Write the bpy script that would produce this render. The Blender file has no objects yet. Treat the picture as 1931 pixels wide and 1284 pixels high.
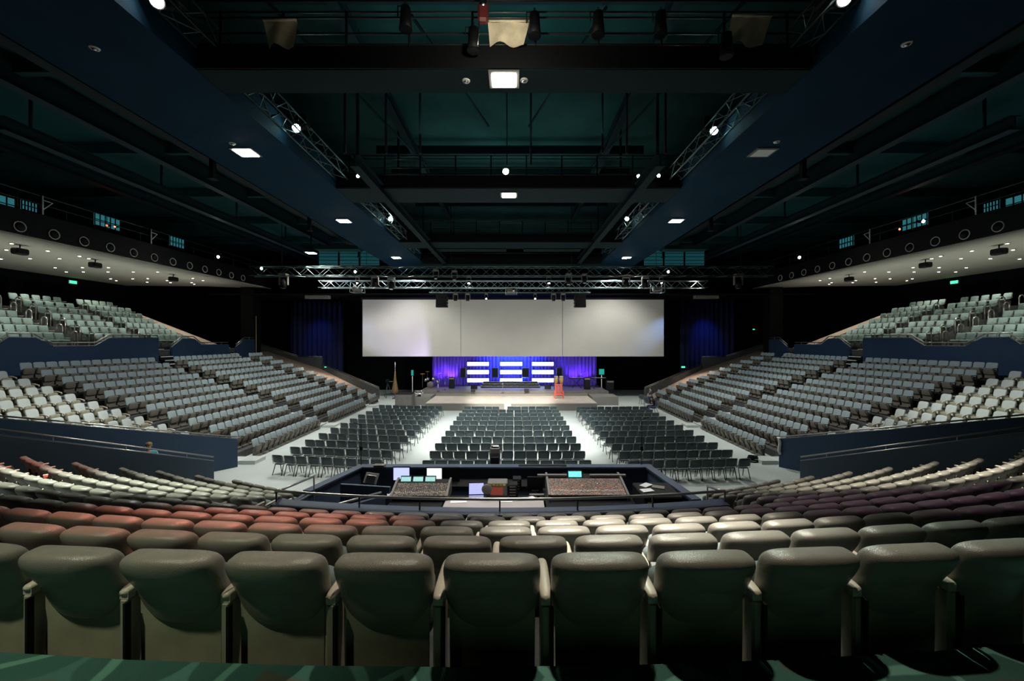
import bpy, math, random
from mathutils import Vector, Matrix
R = math.radians
random.seed(7)
col = bpy.context.scene.collection
sc = bpy.context.scene

# ------------------------------------------------------------------ camera, world, exposure
CX, CZ, F = 0.30, 5.70, 751.0            # camera at (CX, 0, CZ), focal length in pixels of a 1931 px frame
cam_d = bpy.data.cameras.new('camera'); cam = bpy.data.objects.new('camera', cam_d); col.objects.link(cam)
cam.location = (CX, 0, CZ); cam.rotation_euler = (R(90), 0, 0)
cam_d.sensor_width = 36; cam_d.lens = F / 1931 * 36
cam_d.shift_x = -5.5 / 1931; cam_d.clip_end = 300; cam_d.clip_start = .05
sc.camera = cam
sc.view_settings.view_transform = 'Standard'; sc.view_settings.look = 'None'
sc.view_settings.gamma = 1; sc.view_settings.exposure = 0.35; sc.view_settings.use_curve_mapping = False
try:
    sc.cycles.use_denoising = True; sc.cycles.max_bounces = 5; sc.cycles.diffuse_bounces = 3
    sc.cycles.glossy_bounces = 2; sc.cycles.sample_clamp_indirect = 4
except Exception: pass
w = bpy.data.worlds.new('world'); sc.world = w; w.use_nodes = True
w.node_tree.nodes['Background'].inputs[0].default_value = (.02, .05, .06, 1)
w.node_tree.nodes['Background'].inputs[1].default_value = .04

def spot(loc, aim, power, colr, size, blend=.5, rad=.25, name='spot_lamp_light'):
    d = bpy.data.lights.new(name, 'SPOT'); d.energy = power; d.color = colr
    d.spot_size = R(size); d.spot_blend = blend; d.shadow_soft_size = rad
    o = bpy.data.objects.new(name, d); col.objects.link(o); o.location = loc
    o.rotation_euler = (Vector(aim) - Vector(loc)).to_track_quat('-Z', 'Y').to_euler()
    return o
def area(loc, aim, power, colr, sx, sy, name='area_light', spread=180):
    d = bpy.data.lights.new(name, 'AREA'); d.energy = power; d.color = colr; d.shape = 'RECTANGLE'
    d.size = sx; d.size_y = sy; d.spread = R(spread)
    o = bpy.data.objects.new(name, d); col.objects.link(o); o.location = loc
    o.rotation_euler = (Vector(aim) - Vector(loc)).to_track_quat('-Z', 'Y').to_euler()
    return o
WARM, NEUT, COOL = (1, .90, .74), (1, .98, .90), (.80, .95, 1)
# house lamps in the ceiling bulkheads (their housings are built further down; the last three hang behind and above the camera's view)
HOUSE = [(0, 11.1), (0, 19.9), (-10.1, 15.4), (-10.1, 24.2), (10.1, 24.2), (-10.1, 34.9), (10.1, 34.9), (-16.6, 33.0)]
for (x, y) in HOUSE:
    spot((x, y, 12.9), (x * .9, y, 0), 2600 if y > 12 else 2600, NEUT, 120 if y > 12 else 62, .6, .3, 'house_lamp_light')
# lamps straight above the raked seats: pools of light
spot((1.2, 6.3, 12.8), (1.7, 4.2, 3.0), 12000, (1, .93, .80), 26, 1, .12, 'bulkhead_lamp_light')
spot((-10.1, 6.6, 12.9), (-8.8, 8.9, 2.2), 16000, (.90, 1, .84), 32, 1, .12, 'bulkhead_lamp_light')
spot((10.1, 6.6, 12.9), (9.9, 9.6, 2.2), 11000, (1, .95, .80), 32, 1, .12, 'bulkhead_lamp_light')
spot((-2.8, 6.8, 12.8), (-3.0, 4.5, 3.0), 4300, (1, .26, .18), 30, 1, .12, 'bulkhead_lamp_light')
spot((-8.2, 9.5, 12.8), (-12.2, 9.2, 2.6), 3200, (1, .22, .16), 26, 1, .12, 'bulkhead_lamp_light')
spot((6.5, 4.5, 12.8), (6.2, 6.4, 2.8), 650, (.80, .42, .75), 40, 1, .12, 'bulkhead_lamp_light')
spot((0.0, 18.6, 12.6), (0.0, 24.0, 0.0), 11500, NEUT, 60, .7, .15, 'catwalk_lamp_light')
spot((-1.5, 18.9, 12.6), (0, 34.4, 0.6), 22000, (1, .92, .80), 26, .6, .15, 'catwalk_lamp_light')
for s in (-1, 1):
    spot((s * 8.0, 18.6, 12.7), (s * 18.0, 21.0, 2.5), 2500, (.95, .99, 1), 66, .8, .15, 'catwalk_lamp_light')
    spot((s * 8.0, 27.0, 12.7), (s * 18.0, 31.0, 2.5), 2200, (.90, .98, 1), 60, .8, .15, 'catwalk_lamp_light')
    spot((s * 9.0, 17.5, 12.8), (s * 19.5, 15.8, 3.0), 3700, (.96, 1, .92), 26, .9, .15, 'catwalk_lamp_light')
# house lamps over the camera: they rake down the backs of the nearest row and the carpet
spot((-4.0, -1.25, 12.8), (-3.0, 2.0, 3.9), 1500, (.95, 1, .72), 36, 1, .12, 'rear_lamp_light')
spot((0.8, 3.4, 12.8), (0.6, 2.0, 4.6), 1250, (1, .88, .70), 44, 1, .12, 'rear_lamp_light')
spot((2.6, 11.1, 12.8), (2.4, 1.7, 4.1), 2600, (.80, 1, .86), 22, .8, .05, 'catwalk_lamp_light')
# ------------------------------------------------------------------ helpers
def P(u, v, Y=None, Z=None, X=None):
    """point of the place behind pixel (u, v) of the 1931 x 1284 frame, at depth Y, at height Z or at X"""
    a, b = (u - 971.0) / F, (642.0 - v) / F
    if Y is None: Y = (Z - CZ) / b if Z is not None else (X - CX) / a
    return Vector((CX + a * Y, Y, CZ + b * Y))

def mat(name, c, rough=.6, metal=0, noise=0, nscale=8, bump=0, bscale=60, emit=None, es=1, spec=.5, c2=None):
    m = bpy.data.materials.new(name); m.use_nodes = True
    nt = m.node_tree; b = nt.nodes['Principled BSDF']
    b.inputs['Base Color'].default_value = (*c, 1); b.inputs['Roughness'].default_value = rough
    b.inputs['Metallic'].default_value = metal; b.inputs['Specular IOR Level'].default_value = spec
    tc = nt.nodes.new('ShaderNodeTexCoord')
    if noise or c2:
        n = nt.nodes.new('ShaderNodeTexNoise'); n.inputs['Scale'].default_value = nscale; n.inputs['Detail'].default_value = 4
        r = nt.nodes.new('ShaderNodeValToRGB')
        r.color_ramp.elements[0].position = .35; r.color_ramp.elements[1].position = .65
        lo = tuple(x * (1 - noise) for x in c); hi = c2 if c2 else tuple(min(1, x * (1 + noise)) for x in c)
        r.color_ramp.elements[0].color = (*lo, 1); r.color_ramp.elements[1].color = (*hi, 1)
        nt.links.new(tc.outputs['Object'], n.inputs['Vector']); nt.links.new(n.outputs['Fac'], r.inputs['Fac'])
        nt.links.new(r.outputs['Color'], b.inputs['Base Color'])
    if bump:
        n = nt.nodes.new('ShaderNodeTexNoise'); n.inputs['Scale'].default_value = bscale
        bp = nt.nodes.new('ShaderNodeBump'); bp.inputs['Strength'].default_value = bump; bp.inputs['Distance'].default_value = .01
        nt.links.new(tc.outputs['Object'], n.inputs['Vector']); nt.links.new(n.outputs['Fac'], bp.inputs['Height'])
        nt.links.new(bp.outputs['Normal'], b.inputs['Normal'])
    if emit:
        b.inputs['Emission Color'].default_value = (*emit, 1); b.inputs['Emission Strength'].default_value = es
    return m

M = {}
M['pad'] = mat('seat_upholstery', (.21, .20, .172), .30, noise=.10, nscale=5, bump=.25, bscale=220)
M['seatfabric'] = mat('seat_fabric', (.13, .17, .17), .8, bump=.3, bscale=260)
M['shell'] = mat('seat_back_panel', (.27, .26, .18), .55, noise=.15, nscale=4)
M['arm'] = mat('armrest_tan', (.50, .45, .36), .4)
M['standard'] = mat('seat_standard', (.30, .29, .21), .5)
M['balcony'] = mat('upper_seat_fabric', (.22, .31, .29), .75)
M['balcony_shell'] = mat('upper_seat_shell', (.16, .17, .15), .6)
M['tipfab'] = mat('tip_up_fabric', (.24, .305, .315), .7)
M['tipshell'] = mat('tip_up_shell', (.13, .12, .095), .5)
M['tiparm'] = mat('tip_up_arm', (.035, .03, .025), .35)
M['dfab'] = mat('side_block_fabric', (.40, .44, .42), .7)
M['chairpad'] = mat('chair_pad', (.040, .062, .072), .5)
M['chairleg'] = mat('chair_frame', (.05, .05, .05), .3, metal=.6)
M['chairtrim'] = mat('chair_trim', (.17, .20, .20), .35)
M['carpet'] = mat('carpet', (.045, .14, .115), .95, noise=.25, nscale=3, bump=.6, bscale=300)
M['tier'] = mat('tier_concrete', (.05, .055, .055), .85, noise=.2)
M['floor'] = mat('arena_floor', (.54, .61, .60), .38, noise=.05, nscale=.6, bump=.04, bscale=5)
M['black'] = mat('black_paint', (.005, .006, .007), .6, spec=.2)
M['darkwall'] = mat('dark_wall', (.003, .004, .005), .95, spec=.1)
M['teal'] = mat('ceiling_teal', (.014, .052, .048), .9, spec=.1, noise=.2, nscale=.4)
M['soffitblue'] = mat('bulkhead_blue', (.005, .026, .050), .8, spec=.1, noise=.12, nscale=.5)
M['beam'] = mat('roof_beam', (.006, .019, .021), .7, spec=.1)
M['gantry'] = mat('gantry_black', (.006, .008, .009), .55, spec=.2)
M['rail'] = mat('steel_rail', (.55, .53, .50), .28, metal=.9)
M['rail_b'] = mat('black_rail', (.05, .06, .06), .35, metal=.5)
M['alu'] = mat('truss_aluminium', (.34, .44, .48), .35, metal=.7)
M['alud'] = mat('truss_dark', (.10, .15, .15), .4, metal=.7)
M['soffit'] = mat('balcony_soffit', (.50, .50, .43), .8, noise=.05, nscale=.3)
M['screen'] = mat('projection_screen', (.50, .50, .47), .85, noise=.03, nscale=.5)
M['stage'] = mat('stage_deck', (.60, .54, .44), .5, noise=.08, nscale=1.5)
M['stageup'] = mat('upper_stage_deck', (.16, .15, .14), .5, noise=.1, nscale=2)
M['stageface'] = mat('stage_face', (.20, .20, .18), .7)
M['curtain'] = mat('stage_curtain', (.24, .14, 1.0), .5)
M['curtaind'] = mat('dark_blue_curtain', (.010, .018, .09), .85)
M['white'] = mat('white_paint', (.75, .74, .70), .5)
M['ramp'] = mat('ramp_carpet', (.36, .27, .21), .9, noise=.06)
M['rampwall'] = mat('ramp_wall', (.075, .09, .095), .7)
M['cloth'] = mat('beige_cloth', (.75, .66, .47), .9, noise=.2, nscale=2)
M['desk'] = mat('desk_top', (.42, .38, .38), .5)
M['booth'] = mat('booth_blue', (.045, .07, .12), .55)
M['brown'] = mat('brown_wood', (.22, .13, .05), .5)
M['red'] = mat('red_plastic', (.65, .10, .07), .5)
M['conga'] = mat('drum_wood', (.70, .42, .10), .4)
M['metal'] = mat('chrome', (.6, .6, .62), .25, metal=1)
M['skin'] = mat('skin', (.55, .30, .20), .5)
M['hair'] = mat('dark_hair', (.03, .015, .01), .5)
M['cyan'] = mat('cyan_shirt', (.10, .42, .55), .8)
M['navy'] = mat('navy_cloth', (.02, .04, .08), .8)
M['jeans'] = mat('blue_jeans', (.04, .07, .16), .8)
M['yellow'] = mat('yellow_box', (.75, .60, .03), .5)
M['paper'] = mat('paper', (.8, .8, .82), .7)
M['lamp'] = mat('house_lamp_glass', (1, 1, 1), .5, emit=(1, .97, .85), es=60)
M['lampcool'] = mat('cool_lamp_glass', (1, 1, 1), .5, emit=(.6, 1, .92), es=40)
M['down'] = mat('downlight_glass', (1, 1, 1), .5, emit=(1, .86, .60), es=9)
M['redlamp'] = mat('red_lamp_glass', (1, .1, .05), .5, emit=(1, .06, .03), es=12)
M['exit'] = mat('exit_sign_face', (0, .6, .2), .5, emit=(.05, 1, .35), es=1.6)
M['led'] = mat('led_batten', (1, 1, 1), .5, emit=(.78, .84, 1), es=1.9)
M['tealwin'] = mat('lit_teal_window', (.1, .5, .55), .5, emit=(.08, .50, .56), es=.2)

def brickwall(name, c, c2, s):
    m = mat(name, c, .75); nt = m.node_tree; b = nt.nodes['Principled BSDF']
    tc = nt.nodes.new('ShaderNodeTexCoord'); wv = nt.nodes.new('ShaderNodeTexWave'); wv.bands_direction = 'Z'
    wv.inputs['Scale'].default_value = s; wv.inputs['Distortion'].default_value = .4
    r = nt.nodes.new('ShaderNodeValToRGB'); r.color_ramp.elements[0].color = (*c, 1); r.color_ramp.elements[1].color = (*c2, 1)
    nt.links.new(tc.outputs['Object'], wv.inputs['Vector']); nt.links.new(wv.outputs['Fac'], r.inputs['Fac']); nt.links.new(r.outputs['Color'], b.inputs['Base Color'])
    return m
M['bluewall'] = brickwall('blue_wall_carpet', (.018, .044, .085), (.024, .055, .102), 9)
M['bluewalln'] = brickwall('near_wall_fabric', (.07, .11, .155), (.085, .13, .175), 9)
M['bluewall2'] = brickwall('blue_wall_fabric', (.008, .032, .080), (.011, .042, .096), 6)

def scr(name, cols, es, rows=14):
    """a lit display: bands and blocks of colour"""
    m = mat(name, (.02, .02, .02), .3); nt = m.node_tree; b = nt.nodes['Principled BSDF']
    tc = nt.nodes.new('ShaderNodeTexCoord'); bk = nt.nodes.new('ShaderNodeTexBrick')
    bk.inputs['Scale'].default_value = rows; bk.inputs['Mortar Size'].default_value = .03
    bk.inputs['Color1'].default_value = (*cols[0], 1); bk.inputs['Color2'].default_value = (*cols[1], 1); bk.inputs['Mortar'].default_value = (*cols[2], 1)
    nt.links.new(tc.outputs['Generated'], bk.inputs['Vector']); nt.links.new(bk.outputs['Color'], b.inputs['Emission Color'])
    b.inputs['Emission Strength'].default_value = es
    return m
M['scrblue'] = scr('blue_display', ((.10, .12, .55), (.18, .22, .75), (.5, .55, .95)), 1.0, 5)
M['scrwhite'] = scr('white_display', ((.75, .85, .9), (.55, .7, .72), (.9, .95, 1)), .9, 9)
M['scrteal'] = scr('teal_display', ((.35, .75, .7), (.6, .9, .85), (.1, .35, .35)), .9, 9)
M['scrlap'] = scr('laptop_display', ((.45, .5, .9), (.65, .65, .95), (.25, .3, .7)), .9, 9)
M['scrcyan'] = scr('cyan_display', ((.1, .8, .8), (.4, .9, .85), (.0, .35, .4)), 1.1, 7)
M['scrgreen'] = scr('green_monitor_display', ((.02, .55, .42), (.10, .75, .55), (.0, .3, .25)), .9, 4)
M['scrred'] = scr('red_display', ((.35, .05, .02), (.5, .08, .03), (.15, .02, .01)), .9, 5)
def speckle(name, base, c1, c2, sc_):
    """a console top crowded with small coloured keys"""
    m = mat(name, base, .4); nt = m.node_tree; b = nt.nodes['Principled BSDF']
    tc = nt.nodes.new('ShaderNodeTexCoord'); v = nt.nodes.new('ShaderNodeTexVoronoi'); v.inputs['Scale'].default_value = sc_
    v.inputs['Randomness'].default_value = .25
    sp = nt.nodes.new('ShaderNodeSeparateColor'); r = nt.nodes.new('ShaderNodeValToRGB'); r.color_ramp.interpolation = 'CONSTANT'
    e = r.color_ramp.elements; e[0].color = (*base, 1); e[1].position = .52; e[1].color = (*c1, 1)
    x = e.new(.8); x.color = (*c2, 1)
    nt.links.new(tc.outputs['Object'], v.inputs['Vector']); nt.links.new(v.outputs['Color'], sp.inputs[0]); nt.links.new(sp.outputs[0], r.inputs['Fac'])
    nt.links.new(r.outputs['Color'], b.inputs['Base Color'])
    return m
M['keys'] = speckle('console_keys', (.10, .095, .09), (.30, .26, .22), (.55, .16, .09), 38)
M['keysd'] = speckle('console_keys_dark', (.05, .045, .045), (.16, .15, .15), (.35, .22, .10), 34)

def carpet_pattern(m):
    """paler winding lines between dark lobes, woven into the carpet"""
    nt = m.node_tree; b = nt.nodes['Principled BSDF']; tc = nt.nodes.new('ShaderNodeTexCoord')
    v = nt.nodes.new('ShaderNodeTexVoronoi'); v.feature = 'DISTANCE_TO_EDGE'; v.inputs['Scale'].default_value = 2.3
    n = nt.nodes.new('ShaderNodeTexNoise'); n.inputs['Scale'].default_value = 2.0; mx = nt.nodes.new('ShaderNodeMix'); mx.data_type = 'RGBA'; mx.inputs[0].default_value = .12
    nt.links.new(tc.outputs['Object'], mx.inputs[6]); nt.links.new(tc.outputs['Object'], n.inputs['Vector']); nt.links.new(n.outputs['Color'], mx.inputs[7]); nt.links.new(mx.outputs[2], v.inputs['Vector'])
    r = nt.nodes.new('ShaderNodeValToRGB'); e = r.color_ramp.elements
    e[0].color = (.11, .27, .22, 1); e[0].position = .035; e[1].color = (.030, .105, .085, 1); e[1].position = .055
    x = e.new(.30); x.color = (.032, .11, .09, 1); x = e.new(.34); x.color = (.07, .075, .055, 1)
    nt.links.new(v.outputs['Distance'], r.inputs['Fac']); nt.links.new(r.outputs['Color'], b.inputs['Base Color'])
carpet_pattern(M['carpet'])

class MB:
    def __init__(s): s.v = []; s.f = []; s.m = []; s.sm = []; s.mi = 0; s.T = None
    def add(s, vs, fs, smooth=False):
        n = len(s.v)
        s.v += [tuple(s.T @ Vector(p)) if s.T else tuple(p) for p in vs]
        for f in fs: s.f.append([n + i for i in f]); s.m.append(s.mi); s.sm.append(smooth)
        return s
    def box(s, c, d, rz=0, rx=0, ry=0):
        x, y, z = (q / 2 for q in d)
        E = Matrix.Translation(c) @ Matrix.Rotation(rz, 4, 'Z') @ Matrix.Rotation(ry, 4, 'Y') @ Matrix.Rotation(rx, 4, 'X')
        vs = [E @ Vector((i * x, j * y, k * z)) for k in (-1, 1) for j in (-1, 1) for i in (-1, 1)]
        return s.add(vs, [(0, 2, 3, 1), (4, 5, 7, 6), (0, 1, 5, 4), (2, 6, 7, 3), (0, 4, 6, 2), (1, 3, 7, 5)])
    def bx(s, a, b):
        return s.box([(p + q) / 2 for p, q in zip(a, b)], [abs(p - q) for p, q in zip(a, b)])
    def bbox(s, c, d, r, rz=0, rx=0, ry=0):
        """box with all edges chamfered by r"""
        x, y, z = (q / 2 for q in d); r = min(r, x * .99, y * .99, z * .99)
        E = Matrix.Translation(c) @ Matrix.Rotation(rz, 4, 'Z') @ Matrix.Rotation(ry, 4, 'Y') @ Matrix.Rotation(rx, 4, 'X')
        vs, idx = [], {}
        for i in (-1, 1):
            for j in (-1, 1):
                for k in (-1, 1):
                    for a in range(3):
                        p = [i * (x - r), j * (y - r), k * (z - r)]; p[a] = (i * x, j * y, k * z)[a]
                        idx[i, j, k, a] = len(vs); vs.append(E @ Vector(p))
        fs = []
        for a in range(3):
            b, c2 = [q for q in range(3) if q != a]
            for sg in (-1, 1):
                q = []
                for (p1, p2) in ((-1, -1), (1, -1), (1, 1), (-1, 1)):
                    t = [0, 0, 0]; t[a] = sg; t[b] = p1; t[c2] = p2; q.append(idx[t[0], t[1], t[2], a])
                fs.append(q)
        for a in range(3):
            b, c2 = [q for q in range(3) if q != a]
            for p1 in (-1, 1):
                for p2 in (-1, 1):
                    q = []
                    for sg, ax in ((-1, b), (1, b), (1, c2), (-1, c2)):
                        t = [0, 0, 0]; t[a] = sg; t[b] = p1; t[c2] = p2; q.append(idx[t[0], t[1], t[2], ax])
                    fs.append(q)
        for i in (-1, 1):
            for j in (-1, 1):
                for k in (-1, 1): fs.append([idx[i, j, k, a] for a in range(3)])
        return s.add(vs, fs)
    def tube(s, pts, r, n=8, caps=True, closed=False):
        pts = [Vector(p) for p in pts]; vs, fs = [], []; N = len(pts); up = None
        for i, p in enumerate(pts):
            if closed: t = (pts[(i + 1) % N] - pts[i - 1]).normalized()
            else: t = ((pts[min(i + 1, N - 1)] - pts[i]).normalized() + (pts[i] - pts[max(i - 1, 0)]).normalized()).normalized()
            if up is None: up = Vector((0, 0, 1)) if abs(t.z) < .9 else Vector((1, 0, 0))
            a = t.cross(up).normalized(); b = a.cross(t).normalized(); up = b
            rr = r[i] if isinstance(r, (list, tuple)) else r
            vs += [p + a * rr * math.cos(2 * math.pi * k / n) + b * rr * math.sin(2 * math.pi * k / n) for k in range(n)]
        for i in range(N if closed else N - 1):
            j = (i + 1) % N
            fs += [(i * n + k, i * n + (k + 1) % n, j * n + (k + 1) % n, j * n + k) for k in range(n)]
        s.add(vs, fs, True)
        if caps and not closed:
            m = len(s.v) - len(vs)
            s.f += [[m + k for k in range(n)][::-1], [m + (N - 1) * n + k for k in range(n)]]; s.m += [s.mi] * 2; s.sm += [False] * 2
        return s
    def lathe(s, c, prof, n=20, ax='Z', smooth=True):
        """prof: (radius, height) pairs"""
        vs, fs = [], []
        E = Matrix.Translation(c) @ {'Z': Matrix.Identity(4), 'Y': Matrix.Rotation(R(-90), 4, 'X'), 'X': Matrix.Rotation(R(90), 4, 'Y')}[ax]
        for (r, h) in prof: vs += [E @ Vector((r * math.cos(2 * math.pi * k / n), r * math.sin(2 * math.pi * k / n), h)) for k in range(n)]
        for i in range(len(prof) - 1): fs += [(i * n + k, i * n + (k + 1) % n, (i + 1) * n + (k + 1) % n, (i + 1) * n + k) for k in range(n)]
        fs += [list(range(n))[::-1], [(len(prof) - 1) * n + k for k in range(n)]]
        return s.add(vs, fs, smooth)
    def prism(s, poly, a, b, plane='XY'):
        """a closed outline in PLANE extruded from a to b along the third axis"""
        def p3(p, h): return {'XY': (p[0], p[1], h), 'XZ': (p[0], h, p[1]), 'YZ': (h, p[0], p[1])}[plane]
        n = len(poly)
        vs = [p3(p, a) for p in poly] + [p3(p, b) for p in poly]
        return s.add(vs, [tuple(range(n))[::-1], tuple(range(n, 2 * n))] + [(i, (i + 1) % n, n + (i + 1) % n, n + i) for i in range(n)])
    def pad(s, c, d, e1=.35, e2=.5, nu=24, nv=12, fn=None, e1b=None):
        """a rounded pad (superellipsoid): e1 rounds the face outline in x-z, e2 the thickness in y"""
        def pw(q, e): return math.copysign(abs(q) ** e, q)
        vs, fs = [], []
        for j in range(nv + 1):
            ph = -math.pi / 2 + math.pi * j / nv; cy, sy = pw(math.cos(ph), e2), pw(math.sin(ph), e2)
            for i in range(nu):
                th = 2 * math.pi * (i + .5) / nu
                ee = e1b if (e1b and math.sin(th) < 0) else e1
                p = Vector((d[0] / 2 * cy * pw(math.cos(th), ee), d[1] / 2 * sy, d[2] / 2 * cy * pw(math.sin(th), ee)))
                if fn: p = fn(p)
                vs.append(p + Vector(c))
        for j in range(nv):
            fs += [(j * nu + i, j * nu + (i + 1) % nu, (j + 1) * nu + (i + 1) % nu, (j + 1) * nu + i) for i in range(nu)]
        return s.add(vs, fs, True)
    def mesh(s, name, mats):
        me = bpy.data.meshes.new(name); me.from_pydata(s.v, [], s.f)
        for m in (mats if isinstance(mats, (list, tuple)) else [mats]): me.materials.append(M[m] if isinstance(m, str) else m)
        me.polygons.foreach_set('material_index', s.m); me.polygons.foreach_set('use_smooth', s.sm)
        me.update()
        import bmesh
        b = bmesh.new(); b.from_mesh(me); bmesh.ops.recalc_face_normals(b, faces=b.faces); b.to_mesh(me); b.free()
        return me
    def build(s, name, mats, parent=None, **tags):
        o = bpy.data.objects.new(name, s.mesh(name, mats)); col.objects.link(o); o.parent = parent
        for k, v in tags.items(): o[k] = v
        return o

def thing(name, label, cat, loc=(0, 0, 0), rz=0, group=None):
    o = bpy.data.objects.new(name, None); col.objects.link(o); o.empty_display_size = .2
    o.location = loc; o.rotation_euler = (0, 0, rz); o['label'] = label; o['category'] = cat
    if group: o['group'] = group
    return o
def one(mb, name, mats, label, cat, group=None, kind=None):
    o = mb.build(name, mats); o['label'] = label; o['category'] = cat
    if group: o['group'] = group
    if kind: o['kind'] = kind
    return o
def struct(name, mb, mats, label=None):
    o = mb.build(name, mats); o['kind'] = 'structure'
    if label: o['label'] = label
    return o
_n = 'zeroth first second third fourth fifth sixth seventh eighth ninth tenth eleventh twelfth thirteenth fourteenth fifteenth sixteenth seventeenth eighteenth nineteenth twentieth'.split()
_t = {20: 'twenty', 30: 'thirty', 40: 'forty', 50: 'fifty', 60: 'sixty'}
def nth(i): return _n[i] if i <= 20 else (_t[i // 10 * 10] + '-' + _n[i % 10] if i % 10 else {30: 'thirtieth', 40: 'fortieth', 50: 'fiftieth', 60: 'sixtieth'}[i])
SIDE = {-1: 'left', 1: 'right'}
def mirror(s, p): return (s * abs(p[0]) if s else p[0], *p[1:])
def put(kind, loc, rz, label, group, cat='seat', parts=True):
    """one copy of a seat or chair: an Empty with its parts, or a single mesh where it shows too small for parts"""
    if parts:
        o = thing(kind['name'], label, cat, loc, rz, group)
        for (pn, me) in kind['parts']:
            c = bpy.data.objects.new(pn, me); col.objects.link(c); c.parent = o
    else:
        o = bpy.data.objects.new(kind['name'], kind['whole']); col.objects.link(o)
        o.location = loc; o.rotation_euler = (0, 0, rz); o['label'] = label; o['category'] = cat; o['group'] = group
    return o
def mass(kind, places, name, label, cat, group=None):
    """what lies past the count limit: one object"""
    src = kind['whole']; vs = [v.co.copy() for v in src.vertices]; fs = [list(p.vertices) for p in src.polygons]
    mi = [p.material_index for p in src.polygons]; b = MB()
    for (loc, rz) in places:
        T = Matrix.Translation(loc) @ Matrix.Rotation(rz, 4, 'Z'); n = len(b.v)
        b.v += [tuple(T @ v) for v in vs]; b.f += [[n + i for i in f] for f in fs]; b.m += mi; b.sm += [False] * len(fs)
    o = b.build(name, list(src.materials)); o['kind'] = 'stuff'; o['label'] = label; o['category'] = cat
    if group: o['group'] = group
    return o
def capped(kind, items, limit, detail, cat, group_of, stuff_name, stuff_label):
    """items: (loc, rz, label, group). The LIMIT nearest to the camera become objects of their own, the first DETAIL of them with parts"""
    items = sorted(items, key=lambda q: (Vector(q[0]) - Vector((CX, 0, CZ))).length)
    for i, (loc, rz, label, g) in enumerate(items[:limit]): put(kind, loc, rz, label, g, cat, i < detail)
    if len(items) > limit: mass(kind, [(q[0], q[1]) for q in items[limit:]], stuff_name, stuff_label, cat)
def join_parts(parts, mats_all):
    b = MB()
    for (pn, mb, mats) in parts:
        mats = mats if isinstance(mats, (list, tuple)) else [mats]
        n = len(b.v); b.v += mb.v; b.f += [[n + i for i in f] for f in mb.f]; b.sm += mb.sm
        b.m += [mats_all.index(mats[k]) for k in mb.m]
    return b
def make_kind(name, parts, lowparts=None):
    """parts: (part name, MB, material)"""
    allm = []
    for (_, _, m) in parts + (lowparts or []):
        for q in (m if isinstance(m, (list, tuple)) else [m]):
            if q not in allm: allm.append(q)
    return {'name': name, 'parts': [(pn, mb.mesh(pn, m)) for (pn, mb, m) in parts],
            'whole': join_parts(lowparts or parts, allm).mesh(name, allm)}
# ------------------------------------------------------------------ the room
YC = 32.8                                    # the raked rows are arcs about (0, YC)
PY = .864; PZ = .335; Z0 = 3.77
def arc_y(Rr, x): return YC - math.sqrt(max(Rr * Rr - x * x, .01))
def strip(mb, Ra, Rb, x0, x1, z0, z1, n=24):
    """a slab between two arcs and two x limits, from z0 to z1 (z1 the top)"""
    vs, fs = [], []
    for i in range(n + 1):
        x = x0 + (x1 - x0) * i / n; a, b = arc_y(Ra, x), arc_y(Rb, x)
        vs += [(x, a, z0), (x, a, z1), (x, b, z1), (x, b, z0)]
    for i in range(n):
        k = i * 4
        fs += [(k, k + 4, k + 5, k + 1), (k + 1, k + 5, k + 6, k + 2), (k + 2, k + 6, k + 7, k + 3)]
    fs += [(0, 1, 2, 3), (4 * n + 3, 4 * n + 2, 4 * n + 1, 4 * n)]
    mb.add(vs, fs)
struct('floor', MB().bx((-40, -8, -.1), (40, 50, 0)), 'floor')
struct('ceiling', MB().bx((-40, -8, 18), (40, 50, 18.2)), 'teal')
struct('wall_back', MB().bx((-40, 46, 0), (40, 46.2, 18)), 'darkwall')
struct('wall_rear', MB().bx((-40, -8.2, 0), (40, -8, 18)), 'darkwall')
for s in (-1, 1): struct('wall_' + SIDE[s], MB().bx((s * 37.3, -8, 0), (s * 37.5, 46, 18)), 'darkwall')
# tier under the camera with carpet, then the raked tiers down to the floor
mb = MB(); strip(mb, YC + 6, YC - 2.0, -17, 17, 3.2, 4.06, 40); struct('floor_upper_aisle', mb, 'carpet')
for k in range(12):
    zt = Z0 - PZ * k; Ra = YC - (2.0 + PY * k); Rb = Ra - PY; mb = MB()
    if k < 6: strip(mb, Ra, Rb, -15.5 + .3 * max(0, k - 4), 15.5 - .3 * max(0, k - 4), max(0, zt - .9), zt, 40)
    else:
        xo = 13.6 - (k - 6) * .62
        strip(mb, Ra, Rb, -xo, -5.25, 0, zt, 12); strip(mb, Ra, Rb, 5.25, xo, 0, zt, 12)
        if k == 6: strip(mb, Ra, Ra - .55, -5.25, 5.25, 0, zt, 14)
    struct('floor_tier', mb, 'tier')
    if k:
        mb = MB(); strip(mb, Ra + .02, Ra - .03, -min(15, 15.5) if k < 6 else -xo, -10.5 if k < 6 else -xo + 1.2, zt, zt + .012, 6)
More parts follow.
